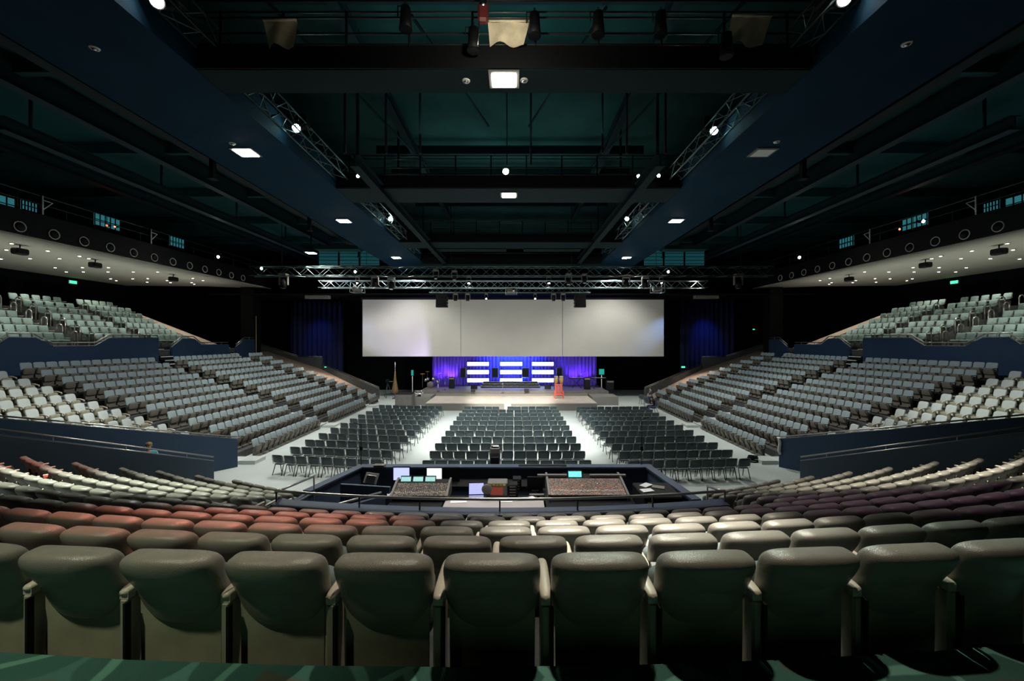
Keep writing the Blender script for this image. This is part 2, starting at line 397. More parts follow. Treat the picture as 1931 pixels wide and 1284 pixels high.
# ---- wall helper: a vertical slab along a polyline with its own top line, plus cap and handrail
def slab(name, pts, bot, th, mats, kind='structure', label=None):
    """pts: (x, y, ztop); bot: (z at start, z at end) or list"""
    mb = MB(); n = len(pts); vs = []
    d = (Vector(pts[-1][:2]) - Vector(pts[0][:2])).normalized(); nr = Vector((-d.y, d.x)) * th / 2
    for i, p in enumerate(pts):
        z = bot[i] if len(bot) == n else bot[0] + (bot[1] - bot[0]) * i / (n - 1)
        for sg in (-1, 1): vs += [(p[0] + sg * nr.x, p[1] + sg * nr.y, z), (p[0] + sg * nr.x, p[1] + sg * nr.y, p[2])]
    fs = []
    for i in range(n - 1):
        a, b = 4 * i, 4 * i + 4
        fs += [(a, b, b + 1, a + 1), (a + 2, a + 3, b + 3, b + 2), (a + 1, b + 1, b + 3, a + 3), (a, a + 2, b + 2, b)]
    fs += [(0, 1, 3, 2), (4 * n - 4, 4 * n - 2, 4 * n - 1, 4 * n - 3)]
    mb.add(vs, fs); o = mb.build(name, mats); o['kind'] = kind
    if label: o['label'] = label
    return o
def handrail(pts, h, label, every=1.6, r=.028, matn='rail', group=None, name='handrail', cap=True):
    """steel rail standing h above a wall top, with posts"""
    t = thing(name, label, 'handrail', pts[0], 0, group); o = Vector(pts[0]); q = [Vector(p) - o for p in pts]
    MB().tube([p + Vector((0, 0, h)) for p in q], r, 8).build('rail', matn, t)
    L = 0
    for a, b in zip(q, q[1:]):
        d = (b - a).length; n = max(1, round(d / every))
        for i in range(n):
            p = a + (b - a) * (i + .5) / n
            MB().tube([p + Vector((0, 0, -.01)), p + Vector((0, 0, h))], r * .5, 6).build('post', matn, t)
    if cap: MB().tube([p + Vector((0, 0, .012)) for p in q], r * .8, 6).build('wall_cap', matn, t)
    return t
DX, DY = -.647, -.763
for s in (-1, 1):
    S = SIDE[s]
    # N: the low wall beside the raked rows; FW: the wall across the entry passage
    n0, f0 = (-11.2, 15.2), (-12.25, 18.0)
    nt_ = [(s * -(n0[0] + DX * t), n0[1] + DY * t, 1.10 + .38 * t) for t in (0, 3.2, 6.4)]
    ft = [(s * -(f0[0] + DX * t), f0[1] + DY * t, 1.24 + .29 * t) for t in (0, 4.3, 8.6)]
    slab('wall_passage_near_' + S, nt_, (0, 0), .12, 'bluewalln'); slab('wall_passage_far_' + S, ft, (0, 0), .12, 'bluewall')
    handrail(nt_, .16, f'polished steel handrail on the blue wall nearest the raked seats, {S} passage')
    handrail(ft, .10, f'polished steel handrail on the far blue wall of the {S} entry passage')
# ------------------------------------------------------------------ side stands: stepped platform, both sides
AX, AP, AZ = 12.4, 1.03, .34
def fw_y(x):                                  # the passage wall's line, |x| -> y
    return 18.0 + (12.25 - x) / .647 * .763
for s in (-1, 1):
    S = SIDE[s]
    for k in range(1, 12):
        x0, x1 = AX + AP * k - .50, AX + AP * k + .53
        mb = MB(); mb.bx((s * x0, 19.0, 0), (s * (x1 if k < 11 else x1 + .3), 37.2, AZ * k)); struct('floor_stand_step', mb, 'tier')
        ya, yb = fw_y(x0) + .12, fw_y(x1) + .12
        mb = MB(); mb.prism([(s * x0, ya), (s * x1, yb), (s * x1, 18.99), (s * x0, 18.99)], 0, AZ * k); struct('floor_stand_step', mb, 'tier')
    # stair aisles between the blocks: a half step at each row with a pale nosing
    for (ya, yb, nm) in ((26.0, 26.9, 'near'), (33.85, 34.55, 'far')):
        tr = []; nb = MB()
        for k in range(0, 11):
            x0 = AX + AP * k
            tr.append(MB().bx((s * (x0 + .0), ya, AZ * k), (s * (x0 + .53), yb, AZ * k + .17)))
            nb.bx((s * (x0 - .01), ya, AZ * k + .155), (s * (x0 + .06), yb, AZ * k + .176)); nb.bx((s * (x0 + .52), ya, AZ * (k + 1) - .015), (s * (x0 + .60), yb, AZ * (k + 1) + .006))
        tr.append(MB().bx((s * (AX - .85), ya, 0), (s * (AX - .1), yb, .16))); nb.bx((s * (AX - .86), ya, .14), (s * (AX - .78), yb, .166))
        t = thing('aisle_stairs', f'grey aisle stairs with pale nosings, {nm} aisle of the {S} stand', 'stairs')
        for q in tr: q.build('tread', 'floor', t)
        nb.build('nosing', 'white', t)
    # wide landing steps where the stand meets the passage wall
    t = thing('aisle_stairs', f'pale aisle stairs beside the passage wall at the near end of the {S} stand', 'stairs')
    tr = []; nb = MB()
    for k in range(0, 10):
        x0 = AX + AP * k; y0 = max(fw_y(x0 + .5) + .3, 18.25)
        tr.append(MB().bx((s * x0, y0, AZ * k), (s * (x0 + .53), 19.0, AZ * k + .17))); nb.bx((s * (x0 - .01), y0, AZ * k + .155), (s * (x0 + .05), 19.0, AZ * k + .176))
        nb.bx((s * (x0 + .52), y0, AZ * (k + 1) - .015), (s * (x0 + .59), 19.0, AZ * (k + 1) + .006))
    tr.append(MB().bx((s * (AX - .75), 18.3, 0), (s * AX, 19.1, .17))); nb.bx((s * (AX - .76), 18.3, .15), (s * (AX - .69), 19.1, .176))
    for q in tr: q.build('tread', 'floor', t)
    nb.build('nosing', 'white', t)
    # ramped side aisle and its outer wall by the stage
    rp = [(12.6, 37.22), (13.0, 38.9), (20.4, 42.8), (26.3, 42.8), (26.3, 37.22)]; hz = [.33 * (x - 12.6) + .01 for (x, y) in rp]
    mb = MB(); mb.add([(s * x, y, 0) for (x, y) in rp] + [(s * x, y, z) for (x, y), z in zip(rp, hz)], [(4, 3, 2, 1, 0), (5, 6, 7, 8, 9)] + [(i, (i + 1) % 5, 5 + (i + 1) % 5, 5 + i) for i in range(5)]); struct('floor_ramp', mb, 'ramp')
    pts = [(s * x, 38.95 + (x - 13.0) * .527 if x < 20.6 else 42.95, z) for (x, z) in ((13.0, 1.02), (20.42, 3.08), (20.45, 3.86), (23.1, 3.92), (26.6, 5.02), (27.4, 5.2))]
    slab('wall_ramp_' + S, pts, (0, 0), .2, 'rampwall')
    handrail(pts[3:], .14, f'pale handrail on the upper slope of the wall beside the {S} stage ramp')
    handrail(pts[:2], .12, f'pale handrail on the lower slope of the wall beside the {S} stage ramp')
    handrail(pts[2:4], .12, f'pale handrail on the level top of the wall beside the {S} stage ramp')
    spot((s * 15.5, 34.0, 12.5), (s * 18.5, 38.6, 1.5), 9000, (1, .80, .66), 30, 1, .1, 'ramp_lamp_light')
    # tall blue wall behind the stand, its top stepping up and down
    zz = [(6, 5.85), (19.0, 5.45), (20.6, 5.85), (21.0, 5.85), (22.2, 5.36), (24.3, 5.36), (25.1, 5.86), (27.9, 5.80)]
    prof = [(6.0, 5.85), (18.2, 5.85), (19.6, 5.5), (20.05, 5.86), (21.1, 5.86), (21.95, 5.38), (24.2, 5.38), (25.0, 5.86), (28.4, 5.86)]
    slab('wall_stand_rear_' + S, [(s * 25.2, y, z) for (y, z) in prof], (0, 0), .2, 'bluewall2')
    prof2 = [(29.55, 5.2), (30.5, 5.83), (31.6, 5.82), (32.3, 5.34), (35.4, 5.34)]
    slab('wall_stand_mid_' + S, [(s * 25.2, y, z) for (y, z) in prof2], (0, 0), .2, 'bluewall2')
    prof3 = [(36.4, 5.15), (37.5, 5.78), (38.9, 5.78)]
    slab('wall_stand_end_' + S, [(s * 25.2, y, z) for (y, z) in prof3], (0, 0), .2, 'bluewall2')
    handrail([(s * 25.2, y, z) for (y, z) in prof[1:]], .20, f'steel handrail zigzagging along the blue wall behind the near block, {S} side', r=.035)
    handrail([(s * 25.2, y, z) for (y, z) in prof2], .20, f'steel handrail on the blue wall behind the far block, {S} side', r=.035)
    handrail([(s * 25.2, y, z) for (y, z) in prof3], .20, f'short sloping handrail at the stage end of the blue wall, {S} side', r=.03)
    for (ya, yb, nm) in ((28.45, 29.5, 'between the two blocks'), (35.45, 36.35, 'at the stage end')):
        t = thing('gangway_stairs', f'steep stairs with white nosings through the blue wall {nm}, {S} side', 'stairs')
        nb = MB()
        for k in range(5):
            MB().bx((s * (24.35 + k * .34), ya, 3.7), (s * (24.35 + k * .34 + .34), yb, 4.02 + .26 * k)).build('tread', 'black', t); nb.bx((s * (24.33 + k * .34), ya, 3.98 + .26 * k), (s * (24.42 + k * .34), yb, 4.03 + .26 * k))
        nb.build('nosing', 'white', t)
    # cross aisle and upper tier steps
    struct('floor_cross_aisle', MB().bx((s * 25.3, 6, 4.6), (s * 26.75, 39, 4.98)), 'tier')
    for j in range(7):
        x0 = 27.2 + .95 * j - .45; struct('floor_upper_step', MB().bx((s * x0, 6, 0), (s * (x0 + .95 + (3.5 if j == 6 else 0)), 34.1, 5.25 + .45 * j)), 'tier')
    mb = MB(); mb.prism([(s * 25.4, 0), (s * 37, 0), (s * 37, 8.1), (s * 32.9, 8.0), (s * 26.4, 5.5), (s * 25.4, 5.0)], 34.2, 35.3, 'XZ'); struct('floor_tier_ramp', mb, 'ramp')
    struct('floor_corner', MB().bx((s * 26.4, 35.31, 0), (s * 37.3, 41, 4.9)), 'darkwall')
    for (y, wd) in ((39.5, 1.1),): struct('wall_column_' + S, MB().bx((s * 25.6, y, 0), (s * 26.9, y + wd, 13)), 'gantry')
    # grab rails at the upper aisles: inverted U hoops
    for (ya, an) in ((24.7, 'nearer'), (25.7, 'nearer'), (29.7, 'farther')):
        for j in range(6):
            if ya / (26.75 + .95 * j) < .72: continue
            z = 5.25 + .45 * j; x = s * (27.0 + .95 * j)
            o = MB().tube([(x - .18, ya, z), (x - .18, ya, z + .85), (x - .12, ya, z + .98), (x, ya, z + 1.03), (x + .12, ya, z + .98), (x + .18, ya, z + .85), (x + .18, ya, z)], .035, 6)
            pos = 'near side of ' if ya == 24.7 else ('far side of ' if ya == 25.7 else '')
            one(o, 'grab_rail', 'rail', f'hooped steel grab rail, {nth(j + 1)} row up, {pos}{an} aisle, {S} upper tier', 'rail', f'hooped grab rails in the {S} upper tier aisles')
    # balcony over the upper tier: pale soffit, dark fascia
    struct('ceiling_soffit_' + S, MB().prism([(s * 24.8, 8), (s * 24.8, 41.0), (s * 29.9, 39), (s * 37.2, 38.5), (s * 37.2, 8)], 11.0, 11.08), 'soffit')
    struct('trim_balcony_front_' + S, MB().bx((s * 24.7, 8, 11.09), (s * 24.95, 41, 12.35)), 'black')
    struct('floor_balcony_' + S, MB().bx((s * 24.96, 8, 12.1), (s * 37.2, 39, 12.3)), 'black')
    gr = handrail([(s * 24.8, 8, 12.35), (s * 24.8, 41, 12.35)], 1.0, f'dark steel guard rail along the {S} balcony front', every=2.2, matn='rail_b', r=.035, cap=False, name='guard_rail')
    MB().tube([(0, 0, .55), (0, 33, .55)], .025, 6).build('middle_rail', 'rail_b', gr)
    for i in range(12):
        y = 20.1 + 1.5 * i
        t = thing('air_nozzle', f'round pale-rimmed air nozzle on the {S} balcony front, {nth(i + 1)} from the near end', 'vent', (s * 24.68, y, 11.45), 0, f'round nozzles along the {S} balcony front')
        rim = MB().tube([(0, .25 * math.cos(a * math.pi / 10), .25 * math.sin(a * math.pi / 10)) for a in range(20)], .028, 6, closed=True); rim.build('rim', 'white', t)
        MB().lathe((0, 0, 0), [(.2, -.03), (.2, .02), (.09, .05)], 18, 'X').build('throat', 'gantry', t)
    # small downlights in the soffit, boxes hung under its edge
    dl = [(5, 22), (173, 20), (343, 20), (512, 20), (318, 73), (475, 72), (625, 72), (382, 97), (480, 97), (622, 97), (768, 97), (908, 97), (637, 137), (765, 137), (852, 136), (963, 147), (983, 135), (1112, 135), (1170, 147), (670, 148), (848, 157), (983, 159), (1105, 159), (1120, 168)]
    dl = [(u / 3.057, 480 + v / 3.057) for (u, v) in dl] + [(12, 470), (90, 472), (150, 482), (22, 452 + 6)]
    for i, (u, v) in enumerate(sorted(dl)):
        p = P(u, v, Z=11.0); p.x = abs(p.x)
        if p.x > 36.5 or p.x < 25.1: continue
        t = thing('downlight', f'small warm downlight, {nth(i + 1)} along the pale {S} balcony soffit from its near end', 'light', (s * p.x, p.y, 10.99), 0, f'downlights in the {S} balcony soffit')
        MB().lathe((0, 0, -.03), [(.12, 0), (.13, .03)], 12).build('trim_ring', 'white', t); MB().lathe((0, 0, -.045), [(.065, 0), (.07, .014)], 12).build('lens', 'down', t)
    for i, (u, v) in enumerate([(57, 471), (192, 497), (343, 524)]):
        p = P(u, v, Z=10.72)
        t = thing('hanging_speaker', f'black box speaker under the {S} balcony soffit, {nth(i + 1)} from the near end', 'speaker', (s * 27.1, p.y, 10.62), 0, f'speakers hung under the {S} balcony soffit')
        MB().bbox((0, 0, 0), (.42, .6, .34), .06).build('cabinet', 'black', t); MB().tube([(0, 0, .2), (0, 0, .38)], .03, 6).build('bracket', 'black', t); MB().box((-s * .215, 0, 0), (.01, .45, .24)).build('grille', 'gantry', t)
    # downlight beams on the upper tier, and added uplights to brighten the soffit
    for y in (19, 23, 27, 31, 35):
        spot((s * 27.6, y, 10.9), (s * 28.4, y, 0), 420, (1, .97, .84), 96, .8, .08, 'downlight_beam'); spot((s * 32.0, y, 10.9), (s * 32.0, y, 0), 330, (1, .97, .84), 96, .8, .08, 'downlight_beam')
        spot((s * 25.9, y - 1, 6.2), (s * 30.0, y - 1, 11.0), 190, (1, 1, .90), 130, 1, .1, 'wall_uplight')
    # lit teal windows high up behind the balcony rail
    for i, (u0, u1, v) in enumerate(((-60, 28, 365), (40, 70, 385), (178, 226, 412), (320, 347, 453))):
        a, b = P(u0, v, X=-31), P(u1, v, X=-31); h = .9 if i != 1 else .6
        mb = MB().bx((s * 31.0, a.y, a.z - h / 2), (s * 31.05, b.y, a.z + h / 2)); t = thing('lit_window', f'glowing teal window behind the {S} balcony rail, {nth(i + 1)} from the near end', 'window', (0, 0, 0))
        mb.build('pane', 'tealwin', t); fb = MB()
        n = 5
        for q in range(n + 1):
            y = a.y + (b.y - a.y) * q / n; fb.box((s * 30.97, y, a.z), (.05, .05, h))
        for q in (-1, 0, 1): fb.box((s * 30.97, (a.y + b.y) / 2, a.z + q * h / 2), (.05, b.y - a.y, .05))
        fb.build('window_bars', 'black', t)
struct('ceiling_stage_border', MB().bx((-30, 39.3, 10.2), (30, 45.9, 10.35)), 'black')  # added sheet that keeps the curtain uplights off the roof
for s in (-1, 1):
    for i, (u, v) in enumerate(((84, 381), (288, 438))):
        p = P(u, v, X=-24.6); t = thing('floodlight_bracket', f'pale V-shaped bracket on the {SIDE[s]} balcony rail, {["nearer", "farther"][i]} one', 'bracket', (s * 24.7, p.y, 12.36))
        MB().tube([(0, 0, 0), (0, 0, 1.0)], .04, 6).build('upright', 'white', t); MB().tube([(0, 0, .25), (0, .45, .75), (0, 0, .78)], .03, 6).build('brace_arm', 'white', t)
# green exit signs
for (u, v, X, lab) in ((137, 532, -36.9, 'small green exit sign on the dark wall above the left upper tier'), (1800, 532, 36.9, 'small green exit sign on the dark wall above the right upper tier')):
    p = P(u, v, X=X); t = thing('exit_sign', lab, 'sign', p); sx = 1 if X < 0 else -1
    MB().bbox((0, 0, 0), (.08, .62, .28), .01).build('housing', 'white', t); MB().box((sx * .045, 0, 0), (.01, .56, .22)).build('sign_face', 'exit', t)
for (u, v, lab) in ((1288, 692, 'green exit sign over the right stage wing doorway'), (1421, 621, 'small green exit light on the dark right curtain line'), (614, 692, 'tiny green exit light beyond the left ramp wall'), (1447, 620, 'smaller green light just right of the dark curtain sign')):
    p = P(u, v, Y=40.4); t = thing('exit_sign', lab, 'sign', p); w_ = .42 if 'doorway' in lab else .22
    MB().bbox((0, 0, 0), (w_, .08, w_ * .42), .01).build('housing', 'black', t); MB().box((0, -.045, 0), (w_ * .9, .01, w_ * .34)).build('sign_face', 'exit', t)
# ------------------------------------------------------------------ seats
def lean(a, z0=0):
    """recline: the top moves back (-y)"""
    t = math.tan(R(a))
    return lambda p: Vector((p.x, p.y - (p.z) * t, p.z))
def big_seat():
    # the back leans well towards the row behind, with a thick roll along its top
    def bk(p):
        tz = min(1, max(0, (p.z + .215) / .43)); w = .95 + .05 * min(1, tz * 1.6)
        th = 1 + 1.5 * max(0, (tz - .52) / .48) ** .6
        if p.y > 0: th = 1
        y = p.y * th - .10 * tz ** 1.15 + .05 * (abs(p.x) / .26) ** 2
        z = p.z - .035 * (abs(p.x) / .26) ** 2.5 * tz
        return Vector((p.x * w, y, z))
    def mk(nu, nv): return MB().pad((0, .065, .63), (.505, .105, .43), .24, .6, nu, nv, bk, .70)
    back = mk(48, 20)
    pan = MB().pad((0, .22, .44), (.45, .11, .36), .4, .5, 24, 10, lean(-8))
    shell = MB().prism([(-.222, .03), (.222, .03), (.228, .64), (-.228, .64)], .050, .064, 'XZ')
    arm = MB().pad((.28, .17, .60), (.066, .34, .045), .7, .45, 12, 10, lambda p: Vector((p.x, p.y, p.z + p.y * .06)))
    arm.box((.28, .03, .575), (.05, .04, .04))
    std = MB().bbox((.28, .08, .28), (.052, .15, .56), .012); std.bbox((.28, .19, .545), (.04, .28, .05), .01)
    std.box((.28, .01, .045), (.09, .12, .09))
    hard = MB()
    hard.box((.28 + .031, -.002, .30), (.014, .03, .50))
    parts = [('backrest', back, 'pad'), ('seat_cushion', pan, 'seatfabric'), ('back_panel', shell, 'shell'), ('armrest', arm, 'arm'), ('side_standard', std, 'standard'), ('edge_strip', hard, 'black')]
    lp = MB().pad((0, .22, .44), (.45, .11, .36), .4, .5, 12, 6, lean(-8))
    la = MB().box((.28, .17, .60), (.062, .34, .045)); ls = MB().box((.28, .08, .29), (.048, .18, .58))
    return make_kind('auditorium_seat', parts, [('a', mk(20, 10), 'pad'), ('b', lp, 'seatfabric'), ('c', la, 'arm'), ('d', ls, 'standard')])
BIG = big_seat()
SP = .56
items = []
PH = [-.119 + .3, -.425 + .3, -.09 + .3, -.066 + .3, -.38 + .3, .04 + .3, .1, -.2, .05, -.1, .2, 0]
ENDX = {6: 12.8, 7: 12.15, 8: 11.5, 9: 10.85, 10: 10.2, 11: 9.5}
for k in range(12):
    Rk = YC - (2.055 + PY * k); z = Z0 - PZ * k
    n = 60
    half = {0: 3.4, 1: 5.0, 2: 6.6, 3: 8.6, 4: 10.8, 5: 13.4}.get(k, 14)
    row = []
    for i in range(-n, n + 1):
        a = (PH[k] + i * SP) / Rk
        x = Rk * math.sin(a); y = YC - Rk * math.cos(a)
        u = 971 + F * (x - CX) / y
        wx, wy = abs(x) - 11.2, y - 15.2
        if wx * .763 + wy * .647 > -.75 and k < 6: continue
        if k >= 6 and (abs(x) > ENDX[k] or abs(x) < 5.55 + (k - 6) * .12): continue
        if u < -45 or u > 1976: continue
        row.append((x, y, a))
    L = [q for q in row if q[0] < 0]; Rr = [q for q in row if q[0] >= 0]
    for sd, lst in ((-1, sorted(L, key=lambda q: -q[0])), (1, sorted(Rr, key=lambda q: q[0]))):
        for i, (x, y, a) in enumerate(lst):
            if k < 6: lab = f'grey padded seat seen from behind, {nth(i + 1)} {SIDE[sd]} of centre, ' + ('nearest row' if k == 0 else f'{nth(k + 1)} row from the camera')
            else: lab = f'grey padded seat seen from behind, {nth(i + 1)} from the booth, {nth(k + 1)} row down, {SIDE[sd]} side'
            if k < 6: g = f'auditorium seats in the {nth(k + 1)} row from the camera'
            else: g = f'auditorium seats {SIDE[sd]} of the mixing booth'
            # the sign of a: the seat faces the arc centre
            items.append(((x, y, z), a, lab, g, k))
print('near seats', len(items))
for (loc, a, lab, g, k) in items: put(BIG, loc, a, lab, g, 'seat', k < 12)

def tip_seat():
    back = MB().pad((0, -.06, .67), (.46, .07, .40), .32, .5, 16, 6, lambda p: Vector((p.x, p.y - (p.z + .2) * .22 + .03 * (p.x / .23) ** 2, p.z)))
    pan = MB().pad((0, .08, .44), (.44, .10, .34), .35, .5, 12, 6, lean(-6)); 
    body = MB().box((0, -.02, .22), (.42, .10, .40)); body.box((0, .05, .08), (.42, .2, .06))
    arm = MB()
    for dx in (-.235,): 
        arm.tube([(dx, -.10, .58), (dx, .22, .60), (dx, .25, .56), (dx, .10, .30), (dx, .02, .05)], .020, 6); arm.tube([(dx, -.08, .60), (dx, .0, .1)], .02, 6)
    parts = [('backrest', back, 'tipfab'), ('seat_pan', pan, 'tipshell'), ('seat_base', body, 'tipshell'), ('armrest', arm, 'tiparm')]
    lb = MB().pad((0, -.06, .67), (.46, .07, .40), .32, .5, 12, 4, lambda p: Vector((p.x, p.y - (p.z + .2) * .22, p.z)))
    lp = MB().bbox((0, .08, .44), (.42, .10, .34), .03); la = MB().box((-.235, .07, .585), (.04, .34, .04)); la.box((-.235, .05, .33), (.04, .06, .5))
    return make_kind('tip_up_seat', parts, [('a', lb, 'tipfab'), ('b', lp, 'tipshell'), ('c', body, 'tipshell'), ('d', la, 'tiparm')])
TIP = tip_seat()
items = []
for s in (-1, 1):
    S = SIDE[s]
    for k in range(12):
        for (bn, y0, y1, n) in (('near', 19.35, 25.75, 13), ('far', 27.15, 33.65, 13), ('stage-end', 34.8, 36.7, 4)):
            for i in range(n):
                f = (i + .5) / n; y = y0 + (y1 - y0) * f
                x = AX + AP * k - (.08 * k * f if bn == 'near' else .08 * k)
                th = math.atan2(.08 * k, y1 - y0) if bn == 'near' else 0
                lab = f'blue-grey tip-up seat, {nth(i + 1)} along the {nth(k + 1)} row up, {bn} block, {S} stand'
                items.append(((s * x, y, AZ * k), (R(90) + th) * (1 if s > 0 else -1), lab, f'tip-up seats in the {bn} block of the {S} stand'))
# seat faces the floor: local +y points to the axis
items = [(loc, rz, lab, g) for (loc, rz, lab, g) in items]
capped(TIP, items, 300, 300, 'seat', None, 'distant_tip_up_seats', 'blue-grey tip-up seats filling the far blocks of both side stands')

def side_seat(name, fab, shell):
    back = MB().pad((0, -.05, .70), (.49, .09, .46), .34, .5, 16, 8, lambda p: Vector((p.x, p.y - (p.z + .2) * .25 + .05 * (p.x / .25) ** 2, p.z)))
    pan = MB().pad((0, .12, .46), (.44, .12, .34), .4, .5, 14, 6, lean(-10))
    shl = MB().box((0, -.06, .28), (.42, .05, .50))
    arm = MB().tube([(-.255, -.12, .66), (-.255, .10, .66), (-.255, .26, .60), (-.255, .27, .54)], .030, 6); arm.box((-.255, .0, .33), (.04, .14, .62))
    parts = [('backrest', back, fab), ('seat_cushion', pan, shell), ('back_panel', shl, shell), ('armrest', arm, 'arm')]
    return make_kind(name, parts)
DS = side_seat('side_block_seat', 'dfab', 'shell')
for s in (-1, 1):
    S = SIDE[s]
    for k in range(1, 11):
        i = 0
        while True:
            f = .5 * i + .25; y = 18.1 - f; x = AX + AP * k + .16 * f - .1
            if y < fw_y(x) + .45 or 971 + F * (-x - CX) / y < -70: break
            if s == -1 or True:
                put(DS, (s * x, y, AZ * k), (R(90) - .16) * (1 if s > 0 else -1), f'pale grey padded seat, {nth(i + 1)} from the stair end, {nth(k + 1)} row up, {S} corner block', f'padded seats in the {S} corner block', 'seat', True)
            i += 1
def upper_seat():
    back = MB().pad((0, -.06, .70), (.48, .09, .44), .34, .5, 12, 5, lambda p: Vector((p.x, p.y - (p.z + .2) * .22, p.z)))
    pan = MB().pad((0, .20, .44), (.44, .40, .12), .5, .4, 12, 5)
    base = MB().box((0, .05, .2), (.40, .20, .38)); arm = MB().box((-.255, .08, .60), (.04, .34, .04))
    return make_kind('upper_tier_seat', [('backrest', back, 'balcony'), ('seat_cushion', pan, 'balcony'), ('base', base, 'balcony_shell'), ('armrest', arm, 'arm')])
UP = upper_seat(); cnt = 0
for s in (-1, 1):
    S = SIDE[s]
    for j in range(7):
        for (bn, y0, y1) in (('near', 18.9, 24.4), ('middle', 26.1, 29.3), ('far', 30.2, 33.6)):
            n = int((y1 - y0) / .54)
            for i in range(n):
                y = y0 + (i + .5) * (y1 - y0) / n; x = 27.2 + .95 * j
                if 971 + F * (-x - CX) / y < -25: continue
                if j == 6 and bn == 'far' and i > 4: continue
                cnt += 1
                put(UP, (s * x, y, 5.25 + .45 * j), R(90) * (1 if s > 0 else -1), f'green-grey seat, {nth(i + 1)} along the {nth(j + 1)} row up, {bn} block, {S} upper tier', f'seats in the {bn} block of the {S} upper tier', 'seat', False)
print('upper', cnt)

def floor_chair():
    back = MB().pad((0, -.20, .69), (.49, .05, .35), .24, .5, 24, 6, lambda p: Vector((p.x, p.y - (p.z + .19) * .20 + .03 * (p.x / .22) ** 2, p.z)))
    seat = MB().pad((0, .0, .455), (.43, .40, .05), .6, .3, 16, 6)
    fr = MB()
    fr.tube([(-.215, -.21, .47), (-.24, -.245, .70), (-.228, -.275, .85), (-.19, -.285, .872), (.19, -.285, .872), (.228, -.275, .85), (.24, -.245, .70), (.215, -.21, .47)], .012, 6)
    def lg(x, y0, y1): return MB().tube([(x, y0, .44), (x * 1.08, y1, .0)], .017, 6)
    parts = [('backrest', back, 'chairpad'), ('seat', seat, 'chairpad'), ('back_frame', fr, 'chairtrim')] + [('leg', lg(sx * .20, y0, y1), 'chairleg') for sx in (-1, 1) for (y0, y1) in ((-.12, -.27), (.14, .24))]
    lb = MB().pad((0, -.20, .69), (.49, .05, .35), .24, .5, 16, 4, lambda p: Vector((p.x, p.y - (p.z + .19) * .20, p.z)))
    low = [('a', lb, 'chairpad'), ('b', MB().bbox((0, .0, .455), (.43, .40, .05), .02), 'chairpad')]
    lgs = MB()
    for sx in (-1, 1):
        for (y0, y1) in ((-.12, -.27), (.14, .24)): lgs.tube([(sx * .20, y0, .44), (sx * .215, y1, .0)], .013, 4)
    return make_kind('floor_chair', parts, low + [('c', lgs, 'chairleg')])
CH = floor_chair(); items = []
for (bn, xa, xb, n, ya, yb, da, db) in (('centre', -3.45, 3.40, 13, 16.1, 16.1, 1.318, 1.318), ('left', -9.95, -5.05, 9, 16.85, 16.15, 1.31, 1.335), ('right', 4.8, 9.95, 10, 16.0, 16.35, 1.315, 1.29)):
    for j in range(11):
        y0, y1 = ya + da * j, yb + db * j
        for i in range(n):
            if bn == 'centre' and j == 10 and i == 5: continue
            f = (i + .5) / n; x = xa + (xb - xa) * f
            items.append(((x + random.uniform(-.022, .022), y0 + (y1 - y0) * f + .25 + random.uniform(-.03, .03), 0), math.atan2(y1 - y0, xb - xa) + random.uniform(-.05, .05), f'black padded floor chair, {nth(i + 1)} from the left of the {nth(j + 1)} row, {bn} floor block', f'black chairs in the {bn} floor block'))
print('floor', len(items))
capped(CH, items, 300, 300, 'chair', None, 'distant_floor_chairs', 'black padded chairs in the rows nearest the stage')
for i, (u, v) in enumerate([(1222, 768), (1212, 762)]):
    p = P(u, v, Z=0); put(CH, (p.x, p.y, 0), R(-60 + 20 * i), ['black floor chair beside the seated person by the right stand', 'stray black floor chair nearer the stage, right side'][i], 'loose chairs by the right stand', 'chair')
# ------------------------------------------------------------------ stage
SY0, SY1, SYB = 32.4, 37.0, 42.5
struct('floor_stage_apron', MB().bx((-7.0, SY0, .0), (7.0, SY1, .60)), 'stage')
struct('trim_stage_front', MB().bx((-7.0, SY0 - .04, .0), (7.0, SY0 - .002, .56)), 'stageface')
mb = MB(); mb.bx((-8.6, 37.01, 0), (9.0, SYB, 1.0)); struct('floor_stage', mb, 'stageup')
mb = MB(); mb.bx((-7.0, 36.6, .601), (7.0, 37.0, .80)); struct('trim_stage_step', mb, 'stageface')
for s in (-1, 1): struct('trim_stage_wing_' + SIDE[s], MB().bx((s * 7.1, 35.0, 0), (s * 9.4, 37.0, .75)), 'stageface')
def folds(x0, x1, z0, z1, y, amp=.09, per=.32, seed=0):
    rnd = random.Random(seed); n = int((x1 - x0) / (per / 6)); vs = []; ph = 0
    for i in range(n + 1):
        x = x0 + (x1 - x0) * i / n; ph += 2 * math.pi / 6 * rnd.uniform(.6, 1.4); yy = y + amp * math.sin(ph)
        vs += [(x, yy, z0), (x, yy * .7 + y * .3, z1)]
    n2 = len(vs); vs += [(a, b + .03, c) for (a, b, c) in vs]; m = MB(); fs = [(2 * i, 2 * i + 2, 2 * i + 3, 2 * i + 1) for i in range(n)]
    fs += [(n2 + 2 * i, n2 + 2 * i + 1, n2 + 2 * i + 3, n2 + 2 * i + 2) for i in range(n)] + [(2 * i + 1, 2 * i + 3, n2 + 2 * i + 3, n2 + 2 * i + 1) for i in range(n)]
    m.add(vs, fs, True); return m
one(folds(-8.4, 8.9, 1.0, 6.0, 42.0, .15, .36, seed=3), 'stage_curtain', 'curtain', 'pleated backdrop curtain lit blue and purple behind the stage', 'curtain')
